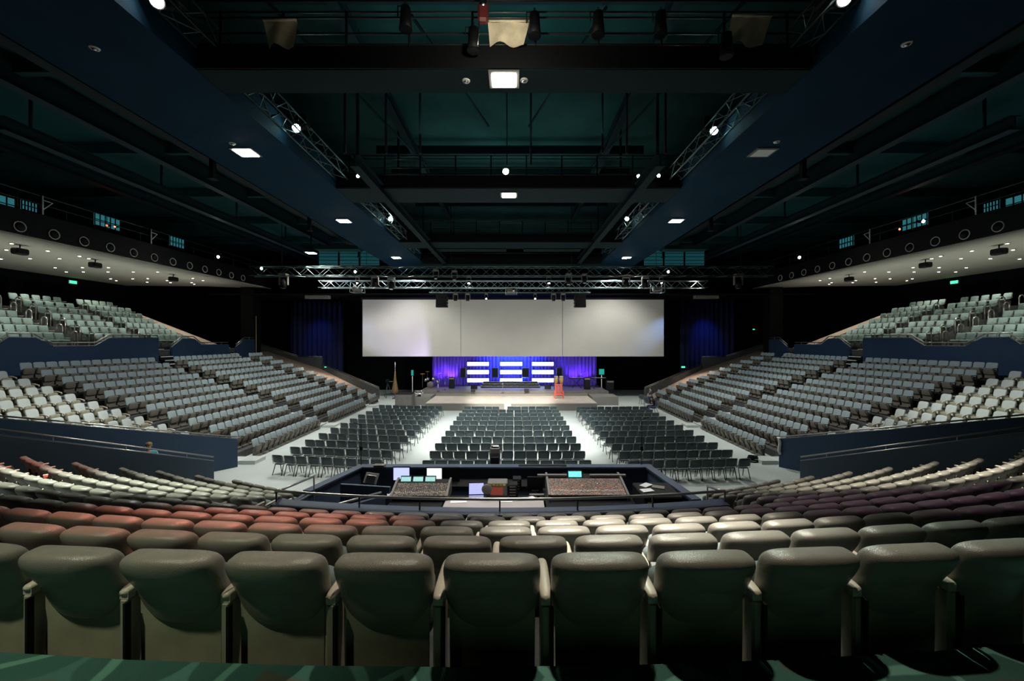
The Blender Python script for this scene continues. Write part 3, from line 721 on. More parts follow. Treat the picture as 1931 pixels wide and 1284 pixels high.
for s in (-1, 1):
    S = SIDE[s]
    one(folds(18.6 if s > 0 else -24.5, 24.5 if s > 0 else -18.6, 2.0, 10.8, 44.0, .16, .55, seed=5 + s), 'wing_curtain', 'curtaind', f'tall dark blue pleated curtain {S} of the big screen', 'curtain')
    spot((s * 20.5, 41.0, 9.7), (s * 21.3, 44.0, 6.0), 150 if s < 0 else 280, (.06, .16, 1), 50, .9, .1, 'wing_lamp_light')
    spot((s * 17.5, 37.0, 9.5), (s * 14.2, 39.0, 6.6), 300 if s < 0 else 1000, (.20, .40, 1), 30, 1, .1, 'wing_lamp_light')
# projection screen, three sheets laced together
t = thing('projection_screen', 'huge pale grey three-panel projection screen hanging above the stage', 'screen', (0, 39, 4.14))
for i, (a, b) in enumerate(((-14.62, -5.02), (-4.99, 4.94), (4.97, 14.88))):
    MB().bx((a, 0, 0), (b, .04, 5.56)).build('screen_panel', 'screen', t)
MB().bx((-14.8, .045, 5.4), (15.0, .12, 5.75)).build('top_batten', 'black', t)
for u in (869, 1061): MB().bx(((u - 971) / F * 39 + .3 - .012, -.012, 0), ((u - 971) / F * 39 + .3 + .012, 0, 5.56)).build('seam', 'stageup', t)
area((0, 31.5, 2.2), (0, 39, 7.6), 330, (1, .98, .93), 18, .6, 'screen_wash')  # added fill light for the screen, no fitting behind it
spot((-6.6, 36.4, 1.1), (-11.6, 39, 7.2), 1500, (.62, .50, 1), 52, .5, .05, 'purple_beam_light')
# stage lighting on the curtain
for (x, c, p) in ((-7.6, (.45, .10, 1), 70), (-6.4, (.65, .25, 1), 120), (-3.9, (.0, .10, 1), 80), (-1.2, (.04, .18, 1), 80), (1.2, (.04, .18, 1), 80), (3.9, (.0, .10, 1), 80), (6.4, (.40, .12, 1), 90), (7.6, (.50, .12, 1), 60)):
    spot((x, 41.0, 1.15), (x + .1, 42.1, 4.0), p * (3.6 if abs(x) > 5 else 8), c, 84, .8, .08, 'floor_uplight')
spot((0, 40.2, 8.6), (0, 41.4, 1.0), 3000, (.05, .25, 1), 85, .8, .1, 'blue_wash_light')
# LED battens, three columns of three
for ci, (u0, u1) in enumerate(((881, 922), (943, 985), (1003, 1044))):
    for ri, (v0, v1) in enumerate(((682.5, 690), (697.5, 705.5), (713, 721))):
        a, b = P(u0, v0, Y=41.3), P(u1, v1, Y=41.3); c = (a + b) / 2
        t = thing('led_batten', f'glowing white LED batten, {["top", "middle", "bottom"][ri]} of the {["left", "centre", "right"][ci]} stack behind the stage', 'light', c, 0, 'white LED battens behind the stage')
        wd, hh = b.x - a.x, a.z - b.z
        MB().bbox((0, .05, 0), (wd + .1, .10, hh + .06), .02).build('housing', 'black', t)
        for q in range(12): MB().bbox((-wd / 2 + (q + .5) * wd / 12, -.012, .0), (wd / 12 * .96, .05, hh * .94), .015).build('led_cell', 'led', t)
        if ri == 2:
            for dx in (-wd * .42, wd * .42): MB().box((dx, .14, -.42 + .6), (.06, .06, 2.4)).build('support', 'black', t)
for i, (u0, u1) in enumerate(((868, 879), (927, 940), (984, 998), (1049, 1060))):
    a, b = P(u0, 693, Y=41.1), P(u1, 712, Y=41.1); c = (a + b) / 2
    t = thing('stage_loudspeaker', f'dark loudspeaker standing on a pole, {nth(i + 1)} from the left between the LED battens', 'speaker', (c.x, 41.1, 1.0), 0, 'loudspeakers between the LED battens')
    MB().bbox((0, 0, c.z - 1), (b.x - a.x, .3, a.z - b.z), .03).build('cabinet', 'stageup', t); MB().box((0, -.155, c.z - 1), ((b.x - a.x) * .85, .01, (a.z - b.z) * .9)).build('grille', 'gantry', t)
    MB().tube([(0, 0, 0), (0, 0, b.z - 1)], .03, 6).build('pole', 'black', t)
# black stepped riser at centre back
t = thing('stage_riser', 'black stepped riser with pale edges at the centre back of the stage', 'riser', (-.1, 40.2, 1.0))
for i in range(3):
    MB().bx((-3.0 + .1 * i, -.6 + .35 * i, .0), (2.9 - .1 * i, .5, .18 * (i + 1))).build('step', 'black', t); MB().bx((-3.0 + .1 * i, -.62 + .35 * i, .18 * (i + 1) - .03), (2.9 - .1 * i, -.6 + .35 * i, .18 * (i + 1))).build('edge_strip', 'metal', t)
def wedge(name, u, v, lab, Y=None, z=1.0, sc_=1, g='wedge monitors on stage'):
    p = P(u, v, Z=z); t = thing(name, lab, 'speaker', p, 0, g); a = .3 * sc_
    MB().prism([(-a, 0), (a, 0), (a * .7, a * 1.1), (-a * .4, a * 1.3)], -.3 * sc_, .3 * sc_, 'YZ').build('cabinet', 'black', t); MB().box((0, -a * .72, a * .66), (.5 * sc_, .02, a * 1.2), rx=R(-22)).build('grille', 'gantry', t)
wedge('stage_monitor', 894, 733, 'small black wedge monitor left of the stage riser'); wedge('stage_monitor', 1033, 733, 'small black wedge monitor right of the stage riser'); wedge('stage_monitor', 993, 738, 'small wedge monitor in front of the riser', sc_=.7); wedge('stage_monitor', 892, 739, 'white-fronted floor box on the stage left of centre', sc_=.6)
def amp(u, v, w_, h, lab, name='guitar_amplifier', z=1.0, cat='amplifier'):
    p = P(u, v, Z=z); t = thing(name, lab, cat, p); MB().bbox((0, 0, h / 2), (w_, .4, h), .03).build('cabinet', 'black', t)
    MB().box((0, -.205, h * .42), (w_ * .86, .01, h * .7)).build('grille', 'gantry', t); MB().box((0, -.205, h * .88), (w_ * .86, .01, h * .12)).build('control_panel', 'stageface', t)
    for dx in (-w_ * .2, 0, w_ * .2): MB().lathe((dx, -.215, h * .88), [(.02, 0), (.02, .02)], 8, 'Y').build('knob', 'metal', t)
amp(852, 732, .55, 1.1, 'tall black amplifier stack left of the LED battens'); amp(1107, 734, .6, 1.15, 'black amplifier cabinet among the keyboards, right stage'); amp(1150, 735, .7, .9, 'black road case at the far right edge of the stage', 'road_case', cat='case')
# congas and keyboards
for i, (u) in enumerate((1048.5, 1058.5)):
    p = P(u, 733, Z=1.0); t = thing('conga_drum', ['tall yellow wooden conga drum, left one of the pair on stage', 'tall yellow wooden conga drum, right one of the pair on stage'][i], 'drum', p, 0, 'pair of conga drums on stage')
    MB().lathe((0, 0, .45), [(.13, 0), (.19, .30), (.20, .5), (.18, .75)], 18).build('shell', 'conga', t); MB().lathe((0, 0, 1.18), [(.195, 0), (.195, .05), (.17, .055)], 18).build('drumhead', 'paper', t)
    MB().tube([(.19 * math.cos(a * math.pi / 8), .19 * math.sin(a * math.pi / 8), 1.1) for a in range(16)], .015, 5, closed=True).build('hoop', 'metal', t)
    for a in range(3): MB().tube([(.12 * math.cos(a * 2.09), .12 * math.sin(a * 2.09), .5), (.3 * math.cos(a * 2.09), .3 * math.sin(a * 2.09), 0)], .015, 5).build('leg', 'metal', t)
def keyboard(u, v, w_, lab, rz=0):
    p = P(u, v, Z=1.0); t = thing('keyboard_instrument', lab, 'keyboard', p, rz)
    MB().bbox((0, 0, .95), (w_, .34, .10), .02).build('case', 'black', t); MB().box((0, -.06, 1.005), (w_ * .9, .16, .012)).build('keys', 'paper', t)
    for sg in (-1, 1): MB().tube([(-sg * w_ * .3, -.1, 0), (sg * w_ * .3, .1, .92)], .02, 6).build('stand_leg', 'black', t)
keyboard(1087, 731, 1.5, 'black keyboard on a crossed stand beside the congas'); keyboard(1128, 731, 1.6, 'second black keyboard farther right on the stage')
# red chair on the apron
p = P(1054, 751, Z=.6); t = thing('red_chair', 'bright red slatted armchair standing on the stage apron', 'chair', p)
MB().bbox((0, 0, .38), (.75, .62, .08), .02).build('seat', 'red', t)
for i in range(5): MB().bbox((-.28 + .14 * i, .28, .80), (.09, .05, .85), .01, rx=R(-8)).build('back_slat', 'red', t)
MB().bbox((0, .33, 1.18), (.72, .06, .08), .01).build('top_rail', 'red', t)
for sg in (-1, 1):
    MB().bbox((sg * .40, 0, .62), (.09, .62, .05), .01).build('armrest', 'red', t)
    for dy in (-.27, .27): MB().bbox((sg * .38, dy, .31), (.07, .07, .60), .01).build('leg', 'red', t)
# drum kit
p = P(812, 731, Z=1.0); t = thing('drum_kit', 'drum kit with chrome stands at the left end of the stage', 'drums', p)
MB().lathe((0, -.2, .32), [(.30, 0), (.31, .02), (.31, .38), (.30, .40)], 20, 'Y').build('bass_drum', 'stageup', t)
for (x, y, z, r) in ((-.28, .0, .75, .16), (.28, .0, .75, .16), (.62, .35, .45, .22), (-.55, .4, .6, .18)): MB().lathe((x, y, z), [(r, 0), (r, .24)], 16).build('drum', 'metal', t)
for (x, y, z, r) in ((-.85, .2, 1.35, .24), (.85, .2, 1.40, .26), (-.45, .6, 1.55, .2), (.35, .6, 1.2, .2)):
    MB().lathe((x, y, z), [(.02, .03), (r, 0), (r, .006), (.02, .04)], 18).build('cymbal', 'conga', t); MB().tube([(x, y, 0), (x, y, z)], .015, 6).build('cymbal_stand', 'metal', t)
for i, (u, v, h, X) in enumerate(((1096, 731, 1.5, 0), (826, 738, 1.45, 0), (948, 741, 1.4, 0), (1121, 733, 1.3, 0), (839, 735, 1.2, 0))):
    p = P(u, v, Z=1.0); t = thing('microphone_stand', ['thin black microphone stand behind the right keyboard', 'microphone stand in front of the drum kit', 'lone microphone stand at the centre of the stage', 'short microphone stand near the right road case', 'short stand between drum kit and amplifier'][i], 'microphone stand', p)
    MB().tube([(0, 0, .02), (0, 0, h)], .012, 6).build('pole', 'metal', t); MB().lathe((0, 0, 0), [(.13, 0), (.13, .02), (.02, .03)], 14).build('base', 'black', t); MB().tube([(-.1, 0, h - .05), (.3, -.1, h + .1)], .01, 6).build('boom', 'black', t); MB().pad((.32, -.105, h + .11), (.09, .05, .05), 1, 1, 8, 6).build('microphone', 'black', t)
# two upright confidence screens on stands
for (u, v, lab, w_) in ((1134.5, 701, 'green-lit monitor on a white stand, right stage wing', 9.5), (777.5, 703, 'narrow green-lit monitor on a white stand, left stage wing', 4)):
    c = P(u, v, Y=39.5); t = thing('stand_monitor', lab, 'monitor', (c.x, 39.5, 0)); zz = c.z; hw = w_ / 2 / F * 39.5
    MB().bbox((0, .03, zz), (hw * 2 + .06, .06, .62), .01).build('monitor_case', 'black', t); MB().box((0, -.005, zz), (hw * 2, .01, .54)).build('display', 'scrgreen', t)
    MB().tube([(0, .05, .02), (0, .05, zz)], .04, 8).build('pole', 'white', t); MB().box((0, 0, .02), (.6, .5, .04)).build('base', 'black', t)
# left of the stage: folded umbrella-like banner, tripod camera, platform box, gear trolley
p = P(745, 752, Z=0); t = thing('furled_banner', 'tall pole with a furled brown cloth, left of the stage', 'banner', p)
MB().tube([(0, 0, .0), (0, 0, 3.6)], .035, 8).build('pole', 'metal', t); MB().lathe((0, 0, .55), [(.16, 0), (.34, .15), (.26, .6), (.10, 1.5), (.05, 2.2)], 14).build('cloth', 'brown', t); MB().lathe((0, 0, 0), [(.3, 0), (.28, .06), (.05, .12)], 14).build('base', 'metal', t)
p = P(731, 750, Z=0); t = thing('tripod_camera', 'black video camera on a tripod, beside the furled banner', 'camera', p)
for a in range(3): MB().tube([(0, 0, 1.5), (.5 * math.cos(a * 2.09 + .5), .5 * math.sin(a * 2.09 + .5), 0)], .025, 6).build('leg', 'alud', t)
MB().bbox((0, 0, 1.68), (.22, .6, .28), .03).build('camera_body', 'black', t); MB().lathe((0, -.5, 1.68), [(.09, 0), (.08, .25)], 12, 'Y').build('lens', 'black', t); MB().bbox((.2, .2, 1.6), (.5, .04, .05), .01).build('pan_handle', 'alu', t)
p = P(782, 755, Z=0); t = thing('equipment_case', 'large black equipment case at the left stage corner', 'case', (p.x, 34.6, 0)); MB().bbox((0, 0, .55), (1.4, 1.3, 1.1), .04).build('body', 'stageup', t); MB().bbox((0, 0, 1.12), (1.42, 1.32, .06), .02).build('lid', 'black', t)
for sg in (-1, 1): MB().tube([(sg * .3, -.66, .5), (sg * .3, -.70, .55), (sg * .3, -.70, .7), (sg * .3, -.66, .75)], .015, 6).build('handle', 'metal', t)
p = P(790, 763, Z=0); t = thing('gear_trolley', 'small trolley of chrome gear at the left apron corner', 'trolley', p)
for z in (.15, .6, 1.0): MB().bbox((0, 0, z), (.6, .5, .05), .01).build('shelf', 'metal', t)
for sx in (-1, 1):
    for sy in (-1, 1): MB().tube([(sx * .28, sy * .23, .05), (sx * .28, sy * .23, 1.3)], .02, 6).build('post', 'metal', t)
MB().bbox((.05, 0, .75), (.3, .3, .22), .03).build('gear_box', 'black', t); MB().bbox((-.05, 0, 1.15), (.35, .3, .2), .03).build('control_box', 'stageup', t)
p = P(958, 770, Z=0); one(MB().bbox((p.x, 31.6, .42), (.55, .04, .8), .01), 'white_panel', 'desk', 'white upright panel standing in the gap of the front floor row', 'panel')
# ------------------------------------------------------------------ mixing booth
BZ = .55                                      # booth floor height
struct('floor_booth', MB().prism([(-5.2, 8.5), (5.2, 8.5), (5.0, 10.3), (4.75, 13.2), (-4.8, 13.2), (-5.3, 11.2)], .0, BZ), 'tier')
slab('wall_booth_front', [(-4.8, 13.25, 1.5), (4.7, 13.25, 1.5)], (0, 0), .10, 'booth')
slab('wall_booth_left', [(-4.8, 13.2, 1.5), (-5.45, 11.0, 1.5), (-5.15, 8.8, 1.78)], (0, 0), .10, 'booth')
slab('wall_booth_right', [(4.7, 13.2, 1.5), (5.05, 10.4, 1.5), (5.15, 8.8, 1.78)], (0, 0), .10, 'booth')
mb = MB(); mb.bx((-4.95, 13.05, 1.5), (4.85, 13.38, 1.55)); one(mb, 'booth_ledge', 'booth', 'blue-grey capping ledge along the far side of the mixing booth', 'ledge')
for sg, pts in ((-1, [(-4.8, 13.2, 1.53), (-5.45, 11.0, 1.53)]), (1, [(4.7, 13.2, 1.53), (5.05, 10.4, 1.53)])):
    a, b = Vector(pts[0]), Vector(pts[1]); d = b - a
    one(MB().box((a + b) / 2, (d.length, .26, .05), rz=math.atan2(d.y, d.x)), 'booth_ledge', 'booth', f'blue-grey capping ledge along the {SIDE[sg]} side of the mixing booth', 'ledge')
slab('wall_booth_partition', [(-4.9, 11.9, 1.42), (-3.35, 11.65, 1.42)], (BZ, BZ), .08, 'booth')
slab('wall_booth_stair', [(-4.3, 9.0, 1.75), (-3.25, 10.8, 1.5)], (BZ, BZ), .10, 'booth')
# curved guard rail and its fascia, between the last full row and the booth
RR = YC - 7.9
def rail_pts(R_, x0, x1, z, n=16): return [(x0 + (x1 - x0) * i / n, arc_y(R_, x0 + (x1 - x0) * i / n), z) for i in range(n + 1)]
t = thing('guard_rail', 'long curved steel guard rail between the last full row and the mixing booth', 'handrail')
MB().tube(rail_pts(RR, -4.7, 4.7, 2.55), .030, 8).build('rail', 'rail', t)
for x in (-4.7, -2.85, -1.6, .0, 1.55, 3.1, 4.7): y = arc_y(RR, x); MB().tube([(x, y, 1.6), (x, y, 2.54)], .018, 6).build('post', 'rail_b', t)
mb = MB(); strip(mb, RR + .14, RR - .16, -4.72, 4.72, 2.26, 2.32, 20); mb.build('shelf_cap', 'booth', t)
MB().tube(rail_pts(RR + .15, -4.72, 4.72, 2.29), .03, 6).build('nosing', 'rail_b', t)
mb = MB(); strip(mb, RR + .03, RR - .03, -4.7, 4.7, 1.3, 2.26, 20); mb.build('fascia', 'black', t)
for s in (-1, 1):
    S = SIDE[s]; t = thing('stair_rail', f'sloping steel stair rail at the {S} end of the curved guard rail', 'handrail')
    a = Vector((s * 4.72, arc_y(RR, 4.72), 2.52)); b = Vector((s * (5.25 if s < 0 else 5.3), 11.0 if s < 0 else 9.9, 1.95))
    if s < 0:
        MB().tube([a, b], .028, 8).build('rail', 'rail', t); MB().tube([b - Vector((0, 0, .7)), b], .02, 6).build('post', 'rail', t); MB().tube([a - Vector((0, 0, .45)), b - Vector((0, 0, .45))], .03, 6).build('lower_rail', 'rail', t)
    else:
        MB().tube([a, a + Vector((.05, .9, -.2))], .028, 8).build('rail', 'rail', t); MB().tube([a + Vector((.05, .9, -.9)), a + Vector((.05, .9, -.2))], .02, 6).build('post', 'rail', t)
t = thing('stair_rail', 'steel rail lying on the slanted partition inside the booth', 'handrail'); MB().tube([(-4.2, 9.1, 1.84), (-3.3, 10.7, 1.62)], .03, 8).build('rail', 'rail', t); MB().tube([(-4.2, 9.1, 1.6), (-4.2, 9.1, 1.84)], .018, 6).build('post', 'rail', t)
# desks
def table(name, lab, x0, x1, y0, y1, z, m='desk'):
    t = thing(name, lab, 'desk', ((x0 + x1) / 2, (y0 + y1) / 2, BZ)); w_, d_ = x1 - x0, y1 - y0
    MB().bbox((0, 0, z - BZ - .02), (w_, d_, .04), .01).build('desk_top', m, t)
    for sx in (-1, 1):
        for sy in (-1, 1): MB().box((sx * (w_ / 2 - .06), sy * (d_ / 2 - .06), (z - BZ - .04) / 2), (.06, .06, z - BZ - .04)).build('leg', 'black', t)
DZ = 1.30
table('booth_desk', 'long pale desk along the near edge of the booth, left part', -1.65, 1.1, 9.9, 11.3, DZ - .08)
table('booth_desk', 'dark desk under the left digital console', -3.2, -1.7, 10.5, 12.4, DZ - .12, 'black'); table('booth_desk', 'dark desk under the wide analogue console', 1.15, 3.65, 10.5, 12.2, DZ - .12, 'black')
table('booth_desk', 'dark rear desk under the booth computer screens', -3.1, 1.1, 12.3, 12.95, DZ - .1, 'black')
def console(name, lab, u0, u1, vb, vt, keys, z=DZ, dep=1.0, n=16):
    a, b = P(u0, vb, Z=z), P(u1, vb, Z=z); w_ = b.x - a.x; t = thing(name, lab, 'mixing desk', ((a.x + b.x) / 2, a.y, z))
    MB().prism([(0, -.10), (dep, -.10), (dep, .26), (dep * .72, .22), (0, .02)], -w_ / 2, w_ / 2, 'YZ').build('chassis', 'black', t)
    sl = math.atan2(.20, dep * .72)
    top = MB(); top.box((0, dep * .36, .125), (w_ * .96, dep * .70, .012), rx=sl); top.build('control_surface', keys, t)
    for sg in (-1, 1): MB().prism([(-.03, -.12), (dep + .02, -.12), (dep + .02, .30), (dep * .72, .27), (-.03, .06)], sg * w_ / 2 - .03, sg * w_ / 2 + .03, 'YZ').build('side_cheek', 'stageup', t)
    fb = MB()
    for i in range(n * 2):
        x = -w_ * .46 + w_ * .92 * i / (n * 2 - 1); y = dep * (.12 + .06 * random.random()); fb.box((x, y, .06 + y * sl), (.014, .03, .02), rx=sl)
    fb.build('fader', 'paper', t, kind='stuff')
    kb = MB()
    for j in range(7):
        for i in range(n * 2):
            x = -w_ * .46 + w_ * .92 * i / (n * 2 - 1); y = dep * (.26 + .06 * j); kb.lathe((x, y, .045 + y * sl), [(.010, 0), (.008, .018)], 6)
    kb.build('rotary_knob', ['keys', 'metal', 'red'][1], t, kind='stuff')
    return t, w_
t, w_ = console('mixing_console', 'wide analogue mixing console crowded with knobs, right half of the booth', 1036, 1185, 936, 905, 'keys', dep=1.15, n=26)
mb = MB(); mb.bbox((-.25, .98, .27), (.46, .05, .30), .01, rx=R(-20)); mb.build('display_case', 'black', t); MB().box((-.25, .945, .275), (.40, .012, .24), rx=R(-20)).build('display', 'scrcyan', t, label='lit turquoise display')
MB().box((-.95, .95, .27), (.9, .12, .06)).build('meter_bridge', 'stageup', t); MB().box((.75, .95, .27), (1.1, .12, .06)).build('meter_bridge', 'stageup', t)
t, w_ = console('digital_console', 'digital mixing console with three lit displays, left half of the booth', 737, 842, 938, 905, 'keysd', dep=.75, n=14)
for i in range(3): MB().bbox((-w_ * .34 + .36 * i, .66, .24), (.33, .04, .28), .01, rx=R(-24)).build('display_case', 'black', t); MB().box((-w_ * .34 + .36 * i, .628, .243), (.29, .012, .235), rx=R(-24)).build('display', 'scrteal', t)
def monitor(u, v0, v1, w_px, Y, lab, face, zbase):
    a, b = P(u, v0, Y=Y), P(u, v1, Y=Y); t = thing('computer_monitor', lab, 'monitor', (a.x, Y, zbase)); zc = (a.z + b.z) / 2 - zbase; w_ = w_px * Y / F
    MB().bbox((0, .03, zc), (w_, .05, a.z - b.z), .012).build('screen_case', 'black', t); MB().box((0, -.0, zc), (w_ * .9, .012, (a.z - b.z) * .86)).build('display', face, t)
    MB().tube([(0, .05, .02), (0, .05, zc)], .025, 6).build('stand', 'black', t); MB().bbox((0, .03, .01), (w_ * .45, .2, .02), .005).build('foot', 'black', t)
monitor(757, 880, 907, 33, 12.6, 'blue-screened computer monitor on the rear desk, left booth', 'scrblue', DZ - .1)
monitor(819, 881, 908.5, 31, 12.6, 'white-screened computer monitor on the rear desk', 'scrwhite', DZ - .1)
monitor(851, 881, 909, 31, 12.7, 'switched-off dark monitor beside the white-screened one', 'black', DZ - .1)
monitor(1009, 899, 925, 30, 11.9, 'dark monitor left of the wide analogue console', 'black', DZ - .08)
def on(u, v, z): return P(u, v, Z=z)
p = on(898, 938, DZ - .08); t = thing('laptop', 'open laptop with a lilac screen on the pale desk', 'laptop', p, R(4)); MB().bbox((0, -.02, .015), (.44, .30, .025), .008).build('keyboard_base', 'metal', t); MB().bbox((0, .18, .19), (.46, .02, .34), .006, rx=R(-12)).build('lid', 'black', t); MB().box((0, .166, .19), (.42, .008, .30), rx=R(-12)).build('display', 'scrlap', t)
p = on(918, 940, DZ - .08); t = thing('desk_fan', 'small round grey fan in front of the laptop', 'fan', p); MB().lathe((0, 0, 0), [(.09, 0), (.09, .02), (.02, .04), (.02, .15)], 14).build('base', 'black', t); MB().lathe((0, -.02, .26), [(.13, 0), (.15, .03), (.13, .07)], 18, 'Y').build('cage', 'stageup', t)
p = on(938, 936, DZ - .08); t = thing('outboard_rack', 'small rack glowing orange-red beside the laptop', 'rack', p); MB().bbox((0, .15, .20), (.58, .4, .40), .02).build('case', 'stageup', t); MB().box((-.02, -.055, .17), (.34, .012, .22)).build('display', 'scrred', t)
for i in range(5): MB().box((-.2 + .1 * i, -.056, .345), (.07, .01, .035)).build('button', 'yellow', t)
p = on(845, 915, DZ + .02); t = thing('yellow_box', 'small yellow box behind the digital console', 'box', p); MB().bbox((0, 0, .06), (.13, .12, .12), .01).build('body', 'yellow', t); MB().box((0, -.062, .06), (.07, .006, .05)).build('label_panel', 'black', t)
for i, (u, v) in enumerate(((968, 937), (975, 925))):
    p = on(u, v, DZ - .08); t = thing('outboard_unit', ['black effects unit beside the outboard rack', 'second black effects unit stood behind the first'][i], 'audio unit', p); MB().bbox((0, .12, .18), (.26, .3, .36), .02).build('case', 'black', t)
    for q in range(4): MB().box((-.02, -.032, .06 + .08 * q), (.18, .006, .03)).build('panel_strip', 'stageup', t)
p = on(1012, 934, DZ - .08); t = thing('computer_keyboard', 'black computer keyboard on the pale desk', 'keyboard', p); MB().bbox((0, 0, .015), (.44, .15, .025), .006).build('case', 'black', t); MB().box((0, 0, .03), (.41, .12, .006)).build('keys', 'stageup', t)
for i, (u, v, w_, r_) in enumerate(((990, 941, .3, 10), (955, 944, .35, -6), (1001, 938, .2, 30), (865, 944, .45, 5), (738, 932, .24, 20), (979, 893, .16, 0))):
    p = on(u, v, DZ - .078) if i != 5 else on(u, v, 1.0)
    if i == 5: continue
    one(MB().box(p + Vector((0, 0, .004)), (w_, w_ * .7, .006), rz=R(r_)), 'paper_sheet', 'paper', ['white paper beside the computer keyboard', 'white sheet on the desk front edge, below the rack', 'small white note by the dark monitor', 'large white sheet under the laptop, left desk edge', 'white paper at the left end of the digital console'][i], 'paper', 'papers on the booth desks')
p = on(1240, 948, BZ); t = thing('equipment_rack', 'tall black equipment rack case at the right end of the booth', 'rack', (4.25, 11.1, BZ)); MB().bbox((0, 0, .5), (1.05, 1.1, 1.0), .03).build('case', 'black', t); MB().box((-.3, -.555, .5), (.38, .02, .85)).build('front_panel', 'black', t)
for q in range(5): MB().box((-.38 + .05 * (q % 2), -.568, .28 + .14 * q), (.12, .01, .05)).build('patch_socket', 'yellow', t)
for i, (x, y, r_) in enumerate(((3.95, 11.0, 14), (4.35, 11.25, -22), (4.05, 11.4, 40))):
    one(MB().bbox((x, y, BZ + 1.012), (.34, .22, .02), .004, rz=R(r_)), 'paper_sheet', 'paper' if i != 1 else 'stageface', ['white open notebook on the black rack case', 'grey clipboard on the black rack case', 'white folded sheet at the back of the black rack case'][i], 'paper', 'papers on the rack case')
p = P(1071, 895, Y=13.0); t = thing('led_clock', 'small red-lit display hung on the booth front wall', 'clock', p); MB().bbox((0, .0, 0), (.34, .06, .13), .01).build('case', 'black', t); MB().box((0, -.035, 0), (.22, .006, .06)).build('digits', mat('red_digits', (.4, 0, .05), .4, emit=(1, .05, .2), es=1.2), t)
t = thing('talkback_bar', 'long grey display bar standing on the booth ledge', 'bar', P(1023, 884, Y=13.2)); MB().bbox((0, 0, .08), (1.6, .16, .10), .02).build('body', 'black', t); MB().box((0, -.085, .085), (1.5, .006, .04)).build('face_strip', 'metal', t)
t = thing('dark_rack_box', 'small dark device lying on the left booth ledge', 'device', P(716, 879, Z=1.57)); MB().bbox((0, 0, .03), (.36, .2, .06), .01).build('body', 'stageup', t); MB().box((0, -.102, .03), (.3, .006, .03)).build('panel', 'black', t)
p = P(933, 882, Y=13.6); t = thing('camera_dolly', 'black camera with equipment on a stand just beyond the booth', 'camera', (p.x, 13.75, 0)); MB().tube([(0, 0, 0), (0, 0, 1.5)], .07, 8).build('pedestal', 'black', t); MB().bbox((0, 0, 1.62), (.30, .5, .26), .03).build('camera_body', 'black', t); MB().bbox((0, 0, 1.92), (.34, .28, .2), .03).build('viewfinder', 'stageup', t); MB().bbox((0, .0, 2.06), (.26, .2, .06), .01).build('top_light', 'metal', t); MB().bbox((.02, 0, 1.2), (.36, .3, .34), .04).build('battery_box', 'black', t)
for i, (u0, v0, v1, Y) in enumerate(((681, 800, 882, 13.3), (1210, 790, 884, 13.3))):
    a, b = P(u0, v0, Y=Y), P(u0, v1, Y=Y); t = thing('antenna_mast', f'thin black microphone mast on the {"left" if i == 0 else "right"} corner of the booth', 'stand', (a.x, Y, 1.55)); MB().tube([(0, 0, 0), (0, 0, a.z - 1.55)], .014, 6).build('pole', 'black', t); MB().tube([(0, 0, a.z - 1.56), (-.25 * (1 if i == 0 else -1), 0, a.z - 1.50)], .012, 6).build('boom', 'black', t); MB().bbox((0, 0, .55), (.10, .07, .14), .01).build('clamp', 'black', t)
# open blueprint racks at the back-left of the booth
t = thing('leaning_frame', 'grey metal frame leaning on the booth front wall, left corner', 'frame', P(700, 902, Y=12.6)); MB().bbox((0, 0, .0), (.5, .04, .34), .01, rx=R(-30), rz=R(-20)).build('panel', 'stageup', t); MB().bbox((.0, -.05, .0), (.36, .02, .22), .01, rx=R(-30), rz=R(-20)).build('inner_panel', 'metal', t)
